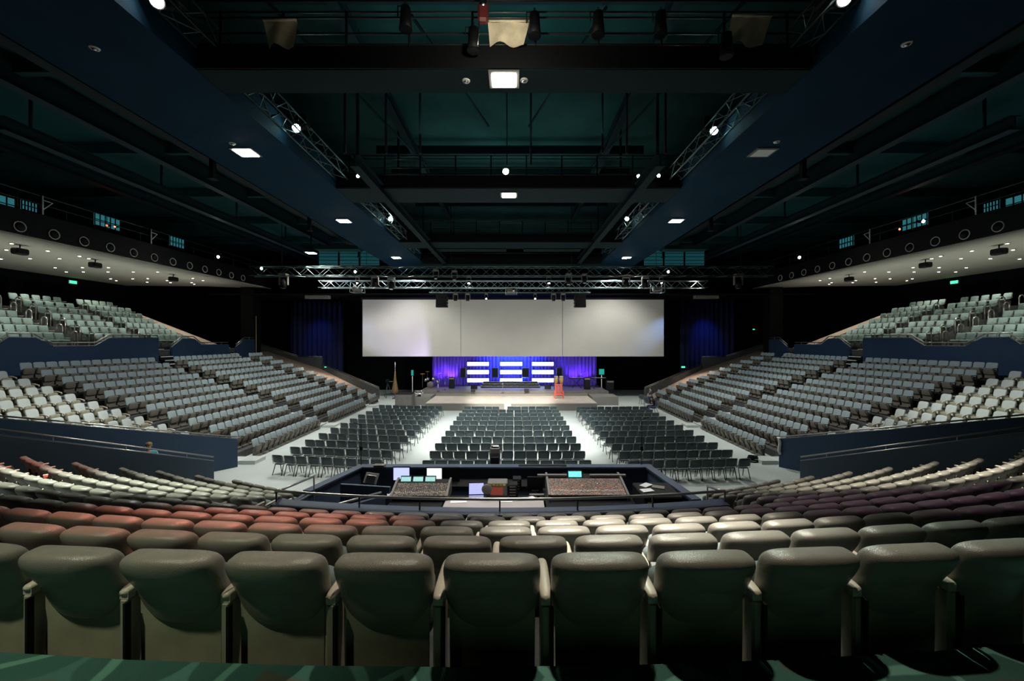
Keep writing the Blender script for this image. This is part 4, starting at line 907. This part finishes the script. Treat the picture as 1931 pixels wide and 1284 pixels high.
# ------------------------------------------------------------------ roof
for s in (-1, 1):
    S = SIDE[s]
    # long side bulkhead with blue soffit
    struct('ceiling_bulkhead_' + S, MB().bx((s * 8.3, -6, 13.0), (s * 11.9, 44, 14.0)), 'soffitblue')
    struct('ceiling_side_' + S, MB().bx((s * 11.95, -7, 15.6), (s * 37.2, 44, 15.8)), 'teal')
    struct('trim_bulkhead_face_' + S, MB().bx((s * 11.95, -6, 13.5), (s * 12.25, 44, 15.58)), 'black')
    # heavy dark beams along the side roof, with hangers
    for bi, (x, z, d, y0) in enumerate(((13.7, 13.9, .9, 3), (17.2, 14.5, .9, 3), (19.4, 13.75, .5, 15.2), (23.0, 14.4, .5, 6))):
        t = thing('roof_beam', f'long dark steel beam, {nth(bi + 1)} outward from the {S} bulkhead', 'beam', (s * x, 0, z), 0, f'dark steel beams over the {S} stand')
        MB().bx((-.22, y0, -.0), (.22, 44, .04)).build('lower_flange', 'gantry', t); MB().bx((-.03, y0, .04), (.03, 44, d)).build('web', 'beam', t); MB().bx((-.22, y0, d), (.22, 44, d + .04)).build('upper_flange', 'gantry', t)
        for y in range(int(y0) + 1, 44, 6): MB().tube([(0, y + .2, d), (0, y + .2, 15.6 - z)], .06, 6).build('hanger', 'gantry', t)
    for i, y in enumerate((17, 25, 33)):
        t = thing('drop_post', f'dark vertical post dropping from the roof above the {S} stand, {nth(i + 1)} from the near end', 'post', (s * 12.6, y, 13.2), 0, f'vertical posts over the {S} stand'); MB().bx((-.09, -.09, -.6), (.09, .09, 2.4)).build('post', 'gantry', t); MB().box((0, 0, -.6), (.3, .3, .06)).build('plate', 'gantry', t)
    # cross bracing on the side ceiling
    for i, y in enumerate((14, 20, 26, 32, 38)):
        one(MB().box((s * 24.5, y, 15.3), (25, .25, .5)), 'roof_rib', 'teal', f'dark teal cross rib on the {S} side ceiling, {nth(i + 1)} from the near end', 'beam', f'cross ribs over the {S} stand')
    # inner sloping beams below the gantries and the higher pair
    for (x, z, y0, lab) in ((6.15, 12.7, 16, 'low'), (5.6, 16.6, 6, 'high')):
        t = thing('roof_beam', f'{lab} green-grey steel beam running towards the stage, {S} of centre', 'beam', (s * x, 0, z)); MB().bx((-.18, y0, 0), (.18, 37, .05)).build('lower_flange', 'beam', t); MB().bx((-.04, y0, .05), (.04, 37, .45)).build('web', 'beam', t); MB().bx((-.18, y0, .45), (.18, 37, .50)).build('upper_flange', 'beam', t)
        for y in (y0 + .3, y0 + 6, y0 + 12): MB().bx((-.05, y, .5), (.05, y + .1, 18 - z)).build('hanger', 'beam', t)
# cross gantries: soffit, dark front face, catwalk rails
def gantry(y0, y1, lab, z=13.0, x=8.28, rails=True):
    struct('ceiling_gantry', MB().bx((-x, y0 + .05, z), (x, y1, z + .25)), 'beam'); struct('trim_gantry_face', MB().bx((-x, y0, z + .02), (x, y0 + .049, z + .62)), 'black')
    if rails:
        t = thing('catwalk_railing', f'black tubular catwalk railing on the {lab} gantry', 'railing', (0, y0 + .1, z + .6))
        for h in (.12, .42, .85, 1.0): MB().tube([(-x, 0, h), (x, 0, h)], .028, 6).build('rail', 'rail_b', t)
        for i in range(10): MB().tube([(-x + .6 + i * (2 * x - 1.2) / 9, 0, -.3), (-x + .6 + i * (2 * x - 1.2) / 9, 0, 1.02)], .035, 6).build('post', 'gantry', t)
gantry(10.7, 11.75, 'nearest'); gantry(19.1, 21.1, 'middle'); gantry(29.6, 31.5, 'farthest'); gantry(36.5, 37.5, 'stage-side', 12.7)
struct('ceiling_gantry_rear', MB().bx((-8.28, -1.5, 13.0), (8.28, 1.0, 13.3)), 'beam')
# overhead joists
for i, y in enumerate((8.5, 13.5, 16.3, 24.5, 27.5, 34)):
    one(MB().box((0, y, 17.4), (16.4, .18, .5)), 'roof_joist', 'beam', f'high green-grey roof joist, {nth(i + 1)} from the camera', 'beam', 'roof joists over the centre')
for i, (x0, y0, x1, y1) in enumerate(((-3.4, 13.5, -1.0, 19.5), (3.4, 13.5, 1.0, 19.5), (-8, 13, -5, 24), (8, 13, 5, 24))):
    one(MB().tube([(x0, y0, 17.0), (x1, y1, 16.2)], .06, 6), 'roof_brace', 'beam', f'slanting roof brace, {["inner left", "inner right", "outer left", "outer right"][i]} one of the four', 'beam', 'slanting roof braces')
for i, x in enumerate((-6.7, -5.0, 4.9, 6.5, -.05, 1.0, -3.6, 3.9)):
    one(MB().tube([(x, 16.4 if abs(x) > 2 else 17.5, 13.4), (x, 16.4 if abs(x) > 2 else 17.5, 17.9)], .05 if abs(x) > .5 else .03, 6), 'roof_hanger', 'gantry', f'vertical black roof hanger, {nth(sorted((-6.7, -5.0, 4.9, 6.5, -.05, 1.0, -3.6, 3.9)).index(x) + 1)} from the left behind the nearest gantry', 'hanger', 'roof hangers')
# second railing run high above the nearest gantry, hoist and lanterns
t = thing('catwalk_railing', 'upper black railing and lighting bar above the nearest gantry', 'railing', (0, 10.6, 14.9))
for h in (-.15, .25): MB().tube([(-8.2, 0, h), (8.2, 0, h)], .035, 6).build('rail', 'gantry', t)
for i in range(34): MB().tube([(-8.2 + i * .49, 0, -.15 if i % 2 else .25), (-8.2 + (i + 1) * .49, 0, .25 if i % 2 else -.15)], .018, 5).build('lattice_bar', 'gantry', t)
def lantern(loc, lab, g, sc_=1, lit=None, name='stage_lantern', aim=(0, -.3, -1)):
    t = thing(name, lab, 'light', loc, 0, g); d = Vector(aim).normalized(); a = Vector((0, 0, -.28)) * sc_
    MB().tube([a - d * .2 * sc_, a + d * .12 * sc_, a + d * .3 * sc_], [.11 * sc_, .13 * sc_, .15 * sc_], 14).build('barrel', 'black', t)
    MB().tube([a + d * .301 * sc_, a + d * .315 * sc_], .125 * sc_, 14).build('lens', lit or 'stageup', t)
    MB().tube([(-.18 * sc_, 0, -.28 * sc_), (-.18 * sc_, 0, -.05), (.18 * sc_, 0, -.05), (.18 * sc_, 0, -.28 * sc_)], .015 * sc_, 6).build('yoke', 'black', t); MB().tube([(0, 0, -.06), (0, 0, .06)], .025 * sc_, 6).build('clamp', 'metal', t)
for i, (u, v) in enumerate(((1008, 42), (1128, 40), (1246, 40), (893, 70), (765, 30), (1370, 80))):
    p = P(u, v - 22, Y=10.4); lantern(p, f'black cylindrical stage lantern hanging over the nearest gantry, {nth(sorted((1008, 1128, 1246, 893, 765, 1370)).index(u) + 1)} from the left', 'lanterns over the nearest gantry', 1.15, 'black', aim=(0, 0, -1))
p = P(911, 25, Y=10.3); t = thing('chain_hoist', 'dark red chain hoist hanging over the nearest gantry', 'hoist', p); MB().bbox((0, 0, 0), (.28, .22, .5), .06).build('motor_body', mat('hoist_red', (.12, .02, .02), .5), t); MB().lathe((0, -.12, .2), [(.1, 0), (.1, .03)], 14, 'Y').build('hook_plate', 'metal', t); MB().tube([(-.1, 0, -.2), (-.14, 0, -.9)], .015, 5).build('chain', 'metal', t)
for i, (u0, u1, v0, v1, sw) in enumerate(((497, 560, 40, 88, .1), (920, 998, 42, 84, .05), (1380, 1455, 32, 84, -.1))):
    a, b = P(u0, v0, Y=10.55), P(u1, v1, Y=10.55); w_, h_ = b.x - a.x, a.z - b.z; vs = []; n = 10; m_ = 6
    for j in range(m_ + 1):
        for q in range(n + 1): f = q / n; g = j / m_; vs.append((f * w_ * (1 - .18 * g) + sw * g, .06 * math.sin(f * 9 + g * 2) * (.3 + g), -g * h_ * (1 - .08 * math.sin(f * 5))))
    k0 = len(vs); vs += [(x, y + .02, z) for (x, y, z) in vs]; fs = [(j * (n + 1) + q, j * (n + 1) + q + 1, (j + 1) * (n + 1) + q + 1, (j + 1) * (n + 1) + q) for j in range(m_) for q in range(n)]; fs += [tuple(k0 + z for z in f[::-1]) for f in fs]
    t = thing('draped_cloth', ['beige cloth draped over the nearest catwalk railing, left one of three', 'beige cloth draped over the nearest catwalk railing, middle one of three', 'beige cloth draped over the nearest catwalk railing, right one of three'][i], 'cloth', a, 0, 'beige cloths on the nearest catwalk'); MB().add(vs, fs, True).build('drape', 'cloth', t); MB().tube([(0, -.03, .01), (w_, -.03, .01)], .03, 6).build('folded_edge', 'cloth', t)
# house lamps: square recessed fittings with bright faces
names = ['nearest gantry', 'middle gantry', 'left bulkhead nearest the camera', 'left bulkhead, middle', 'right bulkhead, middle', 'left bulkhead nearest the stage', 'right bulkhead nearest the stage', 'far left side roof']
for (x, y), nm in zip(HOUSE, names):
    t = thing('house_lamp', f'bright square house lamp in the soffit, {nm}', 'light', (x, y, 13.0 if x > -12 else 13.0), 0, 'bright house lamps')
    MB().bx((-.42, -.36, -.05), (.42, .36, .0)).build('housing', 'stageup', t); MB().bx((-.33, -.28, -.065), (.33, .28, -.051)).build('lens', 'lamp', t)
    if x < -12: MB().tube([(0, 0, .0), (0, 0, 1.5)], .05, 6).build('hanger', 'gantry', t)
t = thing('house_lamp', 'unlit square house lamp in the right bulkhead soffit', 'light', (P(1440, 285, Z=13.0).x, 15.4, 13.0)); MB().bx((-.42, -.36, -.05), (.42, .36, .0)).build('housing', 'stageup', t); MB().bx((-.33, -.28, -.065), (.33, .28, -.051)).build('lens', 'white', t)
for i, (u, v, lab) in enumerate(((879, 152, 'small white dome sensor left of the nearest house lamp'), (988, 151, 'small round speaker grille right of the nearest house lamp'), (178, 90, 'round smoke detector on the left bulkhead'), (1710, 82, 'round smoke detector on the right bulkhead'), (1465, 267, 'round smoke detector beside the unlit lamp'), (438, 270, 'round smoke detector beside the left bulkhead lamp'))):
    p = P(u, v, Z=13.0); t = thing('ceiling_sensor', lab, 'sensor', p); MB().lathe((0, 0, -.03), [(.10, 0), (.115, .03)], 16).build('base', 'white', t); MB().lathe((0, 0, -.07), [(.03, 0), (.075, .04)], 14).build('dome', 'metal', t)
# bare star-like lamp over the middle gantry, floods on the side ladders
p = P(954, 328, Y=19.0); lantern(p + Vector((0, 0, .3)), 'bright bare lamp on the middle gantry railing, straight ahead', 'lit catwalk lamps', 1.1, 'lamp', 'catwalk_lamp', (0, -1, -.05))
lamps = [(676, 333, 19, 'lampcool'), (706, 335, 19, 'lamp'), (1203, 333, 19, 'lamp'), (1241, 332, 19, 'lamp'), (495, 505, 33, 'lampcool'), (414, 483, 30, 'lamp'), (1737, 416, 26, 'lamp'), (1505, 484, 30, 'lamp'), (1259, 511, 33, 'lampcool'), (671, 511, 33, 'lampcool')]
for i, (u, v, Y, m_) in enumerate(sorted(lamps)):
    p = P(u, v, Y=Y); lantern(p + Vector((0, .1, .2)), f'small lit catwalk lantern, {nth(i + 1)} of ten from the left', 'lit catwalk lanterns', .6 if Y < 25 else .8, m_, 'catwalk_lamp', (0, -1, -.25))
for i, (u, v) in enumerate(((203, 425), (218, 427), (1695, 432))):
    p = P(u, v, Y=26); lantern(p + Vector((0, .1, .15)), ['red-lit lamp on the left balcony, left of the pair', 'red-lit lamp on the left balcony, right of the pair', 'red-lit lamp on the right balcony'][i], 'red balcony lamps', .5, 'redlamp', 'balcony_lamp', (0, -1, -.2))
def truss(name, a, b, w_, n, m_, lab, r=.03):
    a, b = Vector(a), Vector(b); t = thing(name, lab, 'truss', a); d = b - a; L = d.length; e = d.normalized(); sd = e.cross(Vector((0, 0, 1))).normalized(); up = sd.cross(e); cs = [sd * w_ / 2 * i + up * w_ / 2 * j for (i, j) in ((-1, -1), (1, -1), (1, 1), (-1, 1))]
    for c in cs: MB().tube([c, c + d], r, 6).build('chord', m_, t)
    mb = MB()
    for k in range(n):
        for (p, q) in ((0, 1), (1, 2), (2, 3), (3, 0)): mb.tube([cs[p if k % 2 else q] + d * k / n, cs[q if k % 2 else p] + d * (k + 1) / n], r * .55, 5, caps=False)
    mb.build('lattice', m_, t, kind='stuff'); return t
truss('lighting_truss', (-21.5, 33, 11.4), (21.5, 33, 11.4), .75, 50, 'alud', 'longest dark aluminium lighting truss across the stage front, uppermost', .035)
truss('lighting_truss', (-16.6, 34.5, 10.55), (16.9, 34.5, 10.55), .6, 50, 'alu', 'silver lighting truss just below the longest one', .035)
truss('lighting_truss', (-7.3, 35.4, 10.15), (7.0, 35.4, 10.15), .4, 28, 'alud', 'short lighting truss nearest the screen top', .03)
for s in (-1, 1):
    S = SIDE[s]; truss('side_truss', (s * 8.0, 9, 13.9), (s * 8.0, 34, 13.4), .55, 40, 'alud', f'long lighting ladder truss beside the {S} bulkhead')
    for i, (u, v) in enumerate(((310, 6), (563, 240), (737, 410), (779, 450)) if s < 0 else ((1580, 2), (1343, 245), (1182, 410))):
        p = P(u, v, X=s * 7.95 + (0 if s < 0 else .0)); lantern(p + Vector((0, 0, .3)), f'bright floodlight on the {S} ladder truss, {nth(i + 1)} from the camera', f'floodlights on the {S} ladder truss', 1.1, 'lampcool' if i else 'lamp', 'floodlight', (.2 * -s, -.8, -.5))
        mb = MB().bbox(p + Vector((0, .25, .35)), (.5, .4, .5), .05); one(mb, 'dimmer_box', 'black', f'black dimmer box behind the {nth(i + 1)} floodlight of the {S} ladder truss', 'box', 'dimmer boxes on the ladder trusses')
# moving heads and profile lanterns under the stage trusses
def moving_head(u, v, Y, lab, g, sc_=1.0, lit=None):
    p = P(u, v, Y=Y); t = thing('moving_head_lamp', lab, 'light', p + Vector((0, 0, .55 * sc_)), 0, g)
    MB().bbox((0, 0, -.08 * sc_), (.42 * sc_, .36 * sc_, .16 * sc_), .03).build('base', 'stageup', t)
    for sg in (-1, 1): MB().bbox((sg * .22 * sc_, 0, -.38 * sc_), (.06 * sc_, .14 * sc_, .50 * sc_), .02).build('yoke_arm', 'stageup', t)
    MB().tube([(0, .05, -.30 * sc_), (0, 0, -.55 * sc_), (0, -.06, -.80 * sc_)], [.13 * sc_, .18 * sc_, .15 * sc_], 12).build('head', 'black', t); MB().tube([(0, -.065, -.80 * sc_), (0, -.07, -.82 * sc_)], .12 * sc_, 12).build('lens', lit or 'metal', t)
us = [(535, 535, 33, 1.5), (1392, 535, 33, 1.5), (707, 535, 34.2, 1.3), (738, 538, 34.2, 1.3), (822, 520, 33, 1.0), (857, 522, 33, 1.0), (884, 530, 34.4, .8, 'lamp'), (1035, 530, 34.4, .8, 'lamp'), (1072, 530, 34.2, 1.2), (1102, 528, 33, 1), (1181, 535, 34.2, 1.3), (1217, 536, 34.2, 1.3), (859, 563, 35.4, .9), (882, 563, 35.4, .9), (917, 560, 35.4, .6, 'lamp'), (1009, 560, 35.4, .6, 'lamp'), (1044, 563, 35.4, .9), (1062, 563, 35.4, .9), (674, 530, 34.4, .7, 'lamp'), (1247, 530, 34.4, .7, 'lamp')]
for i, q in enumerate(sorted(us)): moving_head(q[0], q[1], q[2], f'moving-head lamp under the stage trusses, {nth(i + 1)} of twenty from the left', 'moving heads under the stage trusses', q[3], q[4] if len(q) > 4 else None)
for i, (u, v, Y) in enumerate(((674, 545, 34.2), (964, 548, 35.0), (1240, 545, 34.2))):
    p = P(u, v, Y=Y); t = thing('projector', f'video projector in a hanging cage, {["left", "centre", "right"][i]} one of three', 'projector', p, 0, 'hanging video projectors'); MB().bbox((0, 0, 0), (.75, .6, .32), .04).build('body', 'stageup', t); MB().lathe((.2, -.3, 0), [(.10, -.06), (.11, .0)], 14, 'Y').build('lens', 'metal', t); cg = MB()
    for sx in (-1, 1):
        for sy in (-1, 1): cg.tube([(sx * .5, sy * .4, -.3), (sx * .45, sy * .35, .55)], .02, 5)
    cg.tube([(-.5, -.4, -.3), (.5, -.4, -.3), (.5, .4, -.3), (-.5, .4, -.3)], .02, 5, closed=True); cg.build('cage', 'alu', t)
for i, u in enumerate((834, 1093)):
    p = P(u, 556, Y=36.0); t = thing('line_array_speaker', f'black line array speaker cluster before the screen top, {["left", "right"][i]} one', 'speaker', p, 0, 'line array speakers')
    for q in range(4): MB().prism([(-.45, -.14), (.4, -.10), (.4, .10), (-.45, .14)], -.48, .48, 'YZ').build('speaker_cabinet', 'black', t).location = (0, -.05 * q, -.16 - .29 * q)
    MB().tube([(0, 0, 0), (0, 0, .9)], .03, 6).build('rigging_bar', 'metal', t)
for s in (-1, 1):
    one(MB().bbox((s * 19.3, 39.6, 10.02), (2.4, .5, .35), .05), 'hanging_sign', 'stageface', f'blank grey hanging box above the {SIDE[s]} wing curtain', 'box')
for i, x in enumerate((-19, -12, -5, 5, 12, 19)): one(MB().tube([(x, 33, 11.6), (x, 33, 15.5 if abs(x) > 9 else 17.9)], .02, 5), 'truss_cable', 'black', f'thin suspension cable of the longest stage truss, {nth(i + 1)} from the left', 'cable', 'truss suspension cables')
for i, (x, w_) in enumerate(((-3.5, 6.2), (3.3, 4.6), (-14, 3.5), (14, 3.5))): one(MB().bx((x - w_ / 2, 31.8, 13.0), (x + w_ / 2, 32.8, 13.3)), 'ceiling_panel', 'beam' if i < 2 else 'teal', ['grey suspended ceiling panel above the trusses, left of centre', 'grey suspended ceiling panel above the trusses, right of centre', 'teal ceiling panel far left above the trusses', 'teal ceiling panel far right above the trusses'][i], 'panel')
# teal lit louvre screens high beside the bulkheads near the stage
for s in (-1, 1):
    for i in range(3):
        x = s * (13.0 + 1.9 * i); t = thing('lit_louvre_panel', f'teal-lit louvre panel high on the {SIDE[s]} roof near the stage, {nth(i + 1)} outward', 'panel', (x, 36.5, 13.4), 0, f'teal louvre panels on the {SIDE[s]} roof'); MB().bx((-.85, 0, -.8), (.85, .05, .8)).build('panel', mat('teal_louvre', (.01, .07, .08), .6, emit=(.015, .12, .14), es=.25), t)
        for q in range(5): MB().bx((-.85, -.05, -.7 + .32 * q), (.85, 0, -.66 + .32 * q)).build('slat', 'black', t)
spot((0, 12.5, 16.0), (0, 17, 18), 0, COOL, 120)
for (x, y) in ((0, 15.4), (0, 25.5)): spot((0, 8.6, 12.6), (0, 10.7, 14.0), 130, (1, .92, .75), 150, .5, .2, 'railing_light') if y < 20 else None; area((x, y, 14.2), (x, y, 18), 60, (.35, .95, 1), 8, 3, 'roof_void_glow')  # added fills: a spot for the draped cloths, area lights for the roof void
for s in (-1, 1): area((s * 20, 24, 12.4), (s * 20, 24, 16), 60, (.35, .85, 1), 6, 30, 'side_roof_glow')  # added area lights that brighten the side roofs, without fittings
# ------------------------------------------------------------------ people
def figure(name, label, loc, rz, J, shirt, trousers, hair_len=.0, hairm='hair'):
    """J: joints as (x, y, z) in metres about the feet; one skinned body, clothes as looser skins"""
    t = thing(name, label, 'person', loc, rz)
    def skin(nm, verts, edges, radii, m_, root=0, lv=1):
        me = bpy.data.meshes.new(nm); me.from_pydata(verts, edges, []); me.materials.append(M[m_]); o = bpy.data.objects.new(nm, me); col.objects.link(o); o.parent = t
        o.modifiers.new('s', 'SKIN'); ml = me.skin_vertices[0].data
        for i, r in enumerate(radii): ml[i].radius = (r, r) if not isinstance(r, tuple) else r; ml[i].use_root = (i == root)
        sb = o.modifiers.new('u', 'SUBSURF'); sb.levels = lv; sb.render_levels = lv + (1 if lv < 2 else 0); return o
    V = []; E = []; Rd = []
    def n(p, r, par=None):
        V.append(tuple(p)); Rd.append(r); i = len(V) - 1
        if par is not None: E.append((par, i))
        return i
    pel = n(J['pelvis'], (.15, .11)); ch = n(J['chest'], (.17, .11), pel); nk = n(J['neck'], .055, ch); hd = n(J['chin'], .07, nk); hc = n(J['head'], (.085, .10), hd); n(J['crown'], .06, hc)
    for s in 'lr':
        h = n(J['hip' + s], .095, pel); k = n(J['knee' + s], .06, h); a = n(J['ankle' + s], .042, k); n(J['toe' + s], .035, a)
        sh = n(J['sh' + s], .06, ch); el = n(J['el' + s], .042, sh); wr = n(J['wr' + s], .028, el); d = (Vector(J['wr' + s]) - Vector(J['el' + s])).normalized(); w0 = Vector(J['wr' + s]); sd = d.cross(Vector((0, 0, 1)));
        sd = sd.normalized() if sd.length > .1 else Vector((1, 0, 0)); pm = n(w0 + d * .07, (.035, .018), wr)
        for q, (o_, l_) in enumerate(((-.030, .065), (-.010, .080), (.010, .075), (.030, .060))): f1 = n(w0 + d * .10 + sd * o_, .009, pm); n(w0 + d * (.10 + l_) + sd * o_ * 1.1 + Vector((0, 0, -.02)), .008, f1)
        th = n(w0 + d * .05 + sd * -.04, .010, pm); n(w0 + d * .09 + sd * -.06, .009, th)
    skin('body', V, E, Rd, 'skin')
    g = lambda k: tuple(J[k])
    sv = [g('pelvis'), g('chest'), tuple(Vector(J['neck']) - Vector((0, 0, .04))), g('shl'), g('ell'), g('shr'), g('elr')]
    skin('shirt', sv, [(0, 1), (1, 2), (1, 3), (3, 4), (1, 5), (5, 6)], [(.17, .13), (.195, .13), .07, .08, .058, .08, .058], shirt, 0)
    tv = [g('pelvis'), g('hipl'), g('kneel'), g('anklel'), g('hipr'), g('kneer'), g('ankler')]
    skin('trousers', tv, [(0, 1), (1, 2), (2, 3), (0, 4), (4, 5), (5, 6)], [(.165, .125), .11, .075, .055, .11, .075, .055], trousers, 0)
    hp = Vector(J['head']); fw = (Vector(J.get('face', (0, 1, 0)))).normalized()
    MB().pad(hp + Vector((0, 0, .055)) - fw * .03, (.215, .225, .20), 1, 1, 14, 10).build('hair', hairm, t)
    if hair_len: MB().pad(hp - fw * .07 - Vector((0, 0, hair_len * .5)), (.21, .12, .12 + hair_len), .8, .8, 12, 8).build('long_hair', hairm, t)
    for sg in (-1, 1):
        sx = fw.cross(Vector((0, 0, 1))) * sg * .035; MB().pad(hp + fw * .098 + sx, (.02, .015, .012), 1, 1, 8, 6).build('eye', 'black', t); MB().pad(hp + sx * 2.7 - Vector((0, 0, .01)), (.02, .03, .06), 1, 1, 8, 6).build('ear', 'skin', t)
    MB().pad(hp + fw * .112 - Vector((0, 0, .03)), (.028, .04, .045), 1, 1, 8, 6).build('nose', 'skin', t); MB().pad(hp + fw * .10 - Vector((0, 0, .07)), (.05, .015, .012), 1, 1, 8, 6).build('mouth', 'red', t)
    return t
ST = dict(pelvis=(0, 0, .95), chest=(0, 0, 1.28), neck=(0, 0, 1.47), chin=(0, .02, 1.55), head=(0, .02, 1.63), crown=(0, .01, 1.70), hipl=(-.10, 0, .88), hipr=(.10, 0, .88), kneel=(-.11, .02, .48), kneer=(.13, .0, .48), anklel=(-.12, 0, .08), ankler=(.15, -.02, .08), toel=(-.14, .15, .03), toer=(.18, .13, .03), shl=(-.19, 0, 1.39), shr=(.19, 0, 1.39), ell=(-.26, .02, 1.12), elr=(.26, .02, 1.12), wrl=(-.06, .22, 1.08), wrr=(.05, .22, 1.12), face=(0, 1, 0))
p = P(1233, 772, Z=0)
figure('person', 'standing person in a dark top with folded arms beside the right stand', (11.75, 33.6, 0), R(95), ST, 'navy', 'navy')
SI = dict(pelvis=(0, 0, .52), chest=(0, .06, .85), neck=(0, .10, 1.03), chin=(0, .15, 1.09), head=(0, .17, 1.16), crown=(0, .15, 1.24), hipl=(-.10, .05, .50), hipr=(.10, .05, .50), kneel=(-.12, .48, .52), kneer=(.12, .48, .52), anklel=(-.12, .50, .09), ankler=(.12, .52, .09), toel=(-.12, .66, .03), toer=(.12, .68, .03), shl=(-.18, .08, .96), shr=(.18, .08, .96), ell=(-.24, .20, .72), elr=(.24, .20, .72), wrl=(-.07, .42, .68), wrr=(.07, .42, .68), face=(0, 1, -.35))
figure('person', 'seated long-haired person in black reading at the end of the right stand', (11.2, 31.3, 0), R(100), SI, 'black', 'jeans', .28)
put(CH, (11.2, 31.3, 0), R(100), 'black floor chair carrying the seated reader, right side', 'loose chairs by the right stand', 'chair')
b = MB().bbox((11.2 - .46 * math.sin(R(100)), 31.3 + .5 * math.cos(R(100)), .70), (.24, .32, .02), .004, rz=R(10)); one(b, 'open_book', 'paper', 'pale open book in the hands of the seated reader', 'book')
p = P(285, 838, Y=15.0)
figure('person', 'person in a cyan shirt walking down the left entry passage behind the wall', (p.x, 14.9, p.z - 1.66), R(-130), ST, 'cyan', 'jeans', 0, 'brown')
# towel on the right passage wall, bundle at the foot of the right stand
p = P(1474, 845, Y=18.0); t = thing('hanging_towel', 'pale towel hanging over the end of the right passage wall', 'towel', (12.18, 17.92, 1.30)); mb = MB().pad((0, -.04, -.35), (.12, .06, .75), .4, .6, 14, 8, lambda p: Vector((p.x + .03 * math.sin(p.z * 12), p.y, p.z))); mb.build('drape', 'white', t); MB().pad((0, .0, .02), (.13, .22, .05), .6, .6, 12, 6).build('top_fold', 'white', t)
t = thing('cable_bundle', 'dark cable bundle lying at the near foot of the right stand', 'cable', (11.5, 18.75, 0))
for i in range(4): MB().tube([((.28 - .03 * i) * math.cos(a * .4 + i), (.2 - .02 * i) * math.sin(a * .4 + i), .04 + .07 * i + .01 * math.sin(a)) for a in range(16)], .03, 6, closed=True).build('coil', 'black', t)
p = P(483, 665, Y=38.0); t = thing('light_pole', 'thin pale vertical pole standing at the top of the left ramp', 'pole', (P(483, 640, Y=37.3).x, 37.3, 4.4)); MB().tube([(0, 0, 0), (0, 0, 3.6)], .035, 8).build('pole', 'ramp', t); MB().lathe((0, 0, 0), [(.15, 0), (.13, .04)], 12).build('base', 'black', t)
# cups left on the armrests among the raked seats
for i, (u, v, k, m_) in enumerate(((86, 900, 6, 'red'), (62, 915 - 6, 6, 'red'), (122, 907, 7, 'red'), (162, 967, 3, 'paper'))):
    z = Z0 - PZ * k + .66; p = P(u, v, Z=z + .05); t = thing('paper_cup', ['red cup among the left rows, middle one', 'red cup among the left rows, nearest the edge', 'red cup among the left rows, farthest from the edge', 'clear cup on an armrest in the fourth row, left'][i], 'cup', p, 0, 'cups among the left rows'); MB().lathe((0, 0, -.06), [(.03, 0), (.042, .12)], 12).build('body', m_, t); MB().tube([(.042 * math.cos(a * .63), .042 * math.sin(a * .63), .06) for a in range(10)], .004, 4, closed=True).build('rim', 'white', t)
p = P(1240, 1100, Y=2.35); t = thing('magazine', 'red and white magazine resting on a seat in the nearest row', 'magazine', p); MB().bbox((0, 0, 0), (.055, .16, .16), .004, rx=R(20)).build('cover', 'paper', t); MB().box((0, -.06, .03), (.057, .03, .03), rx=R(20)).build('red_band', 'red', t)
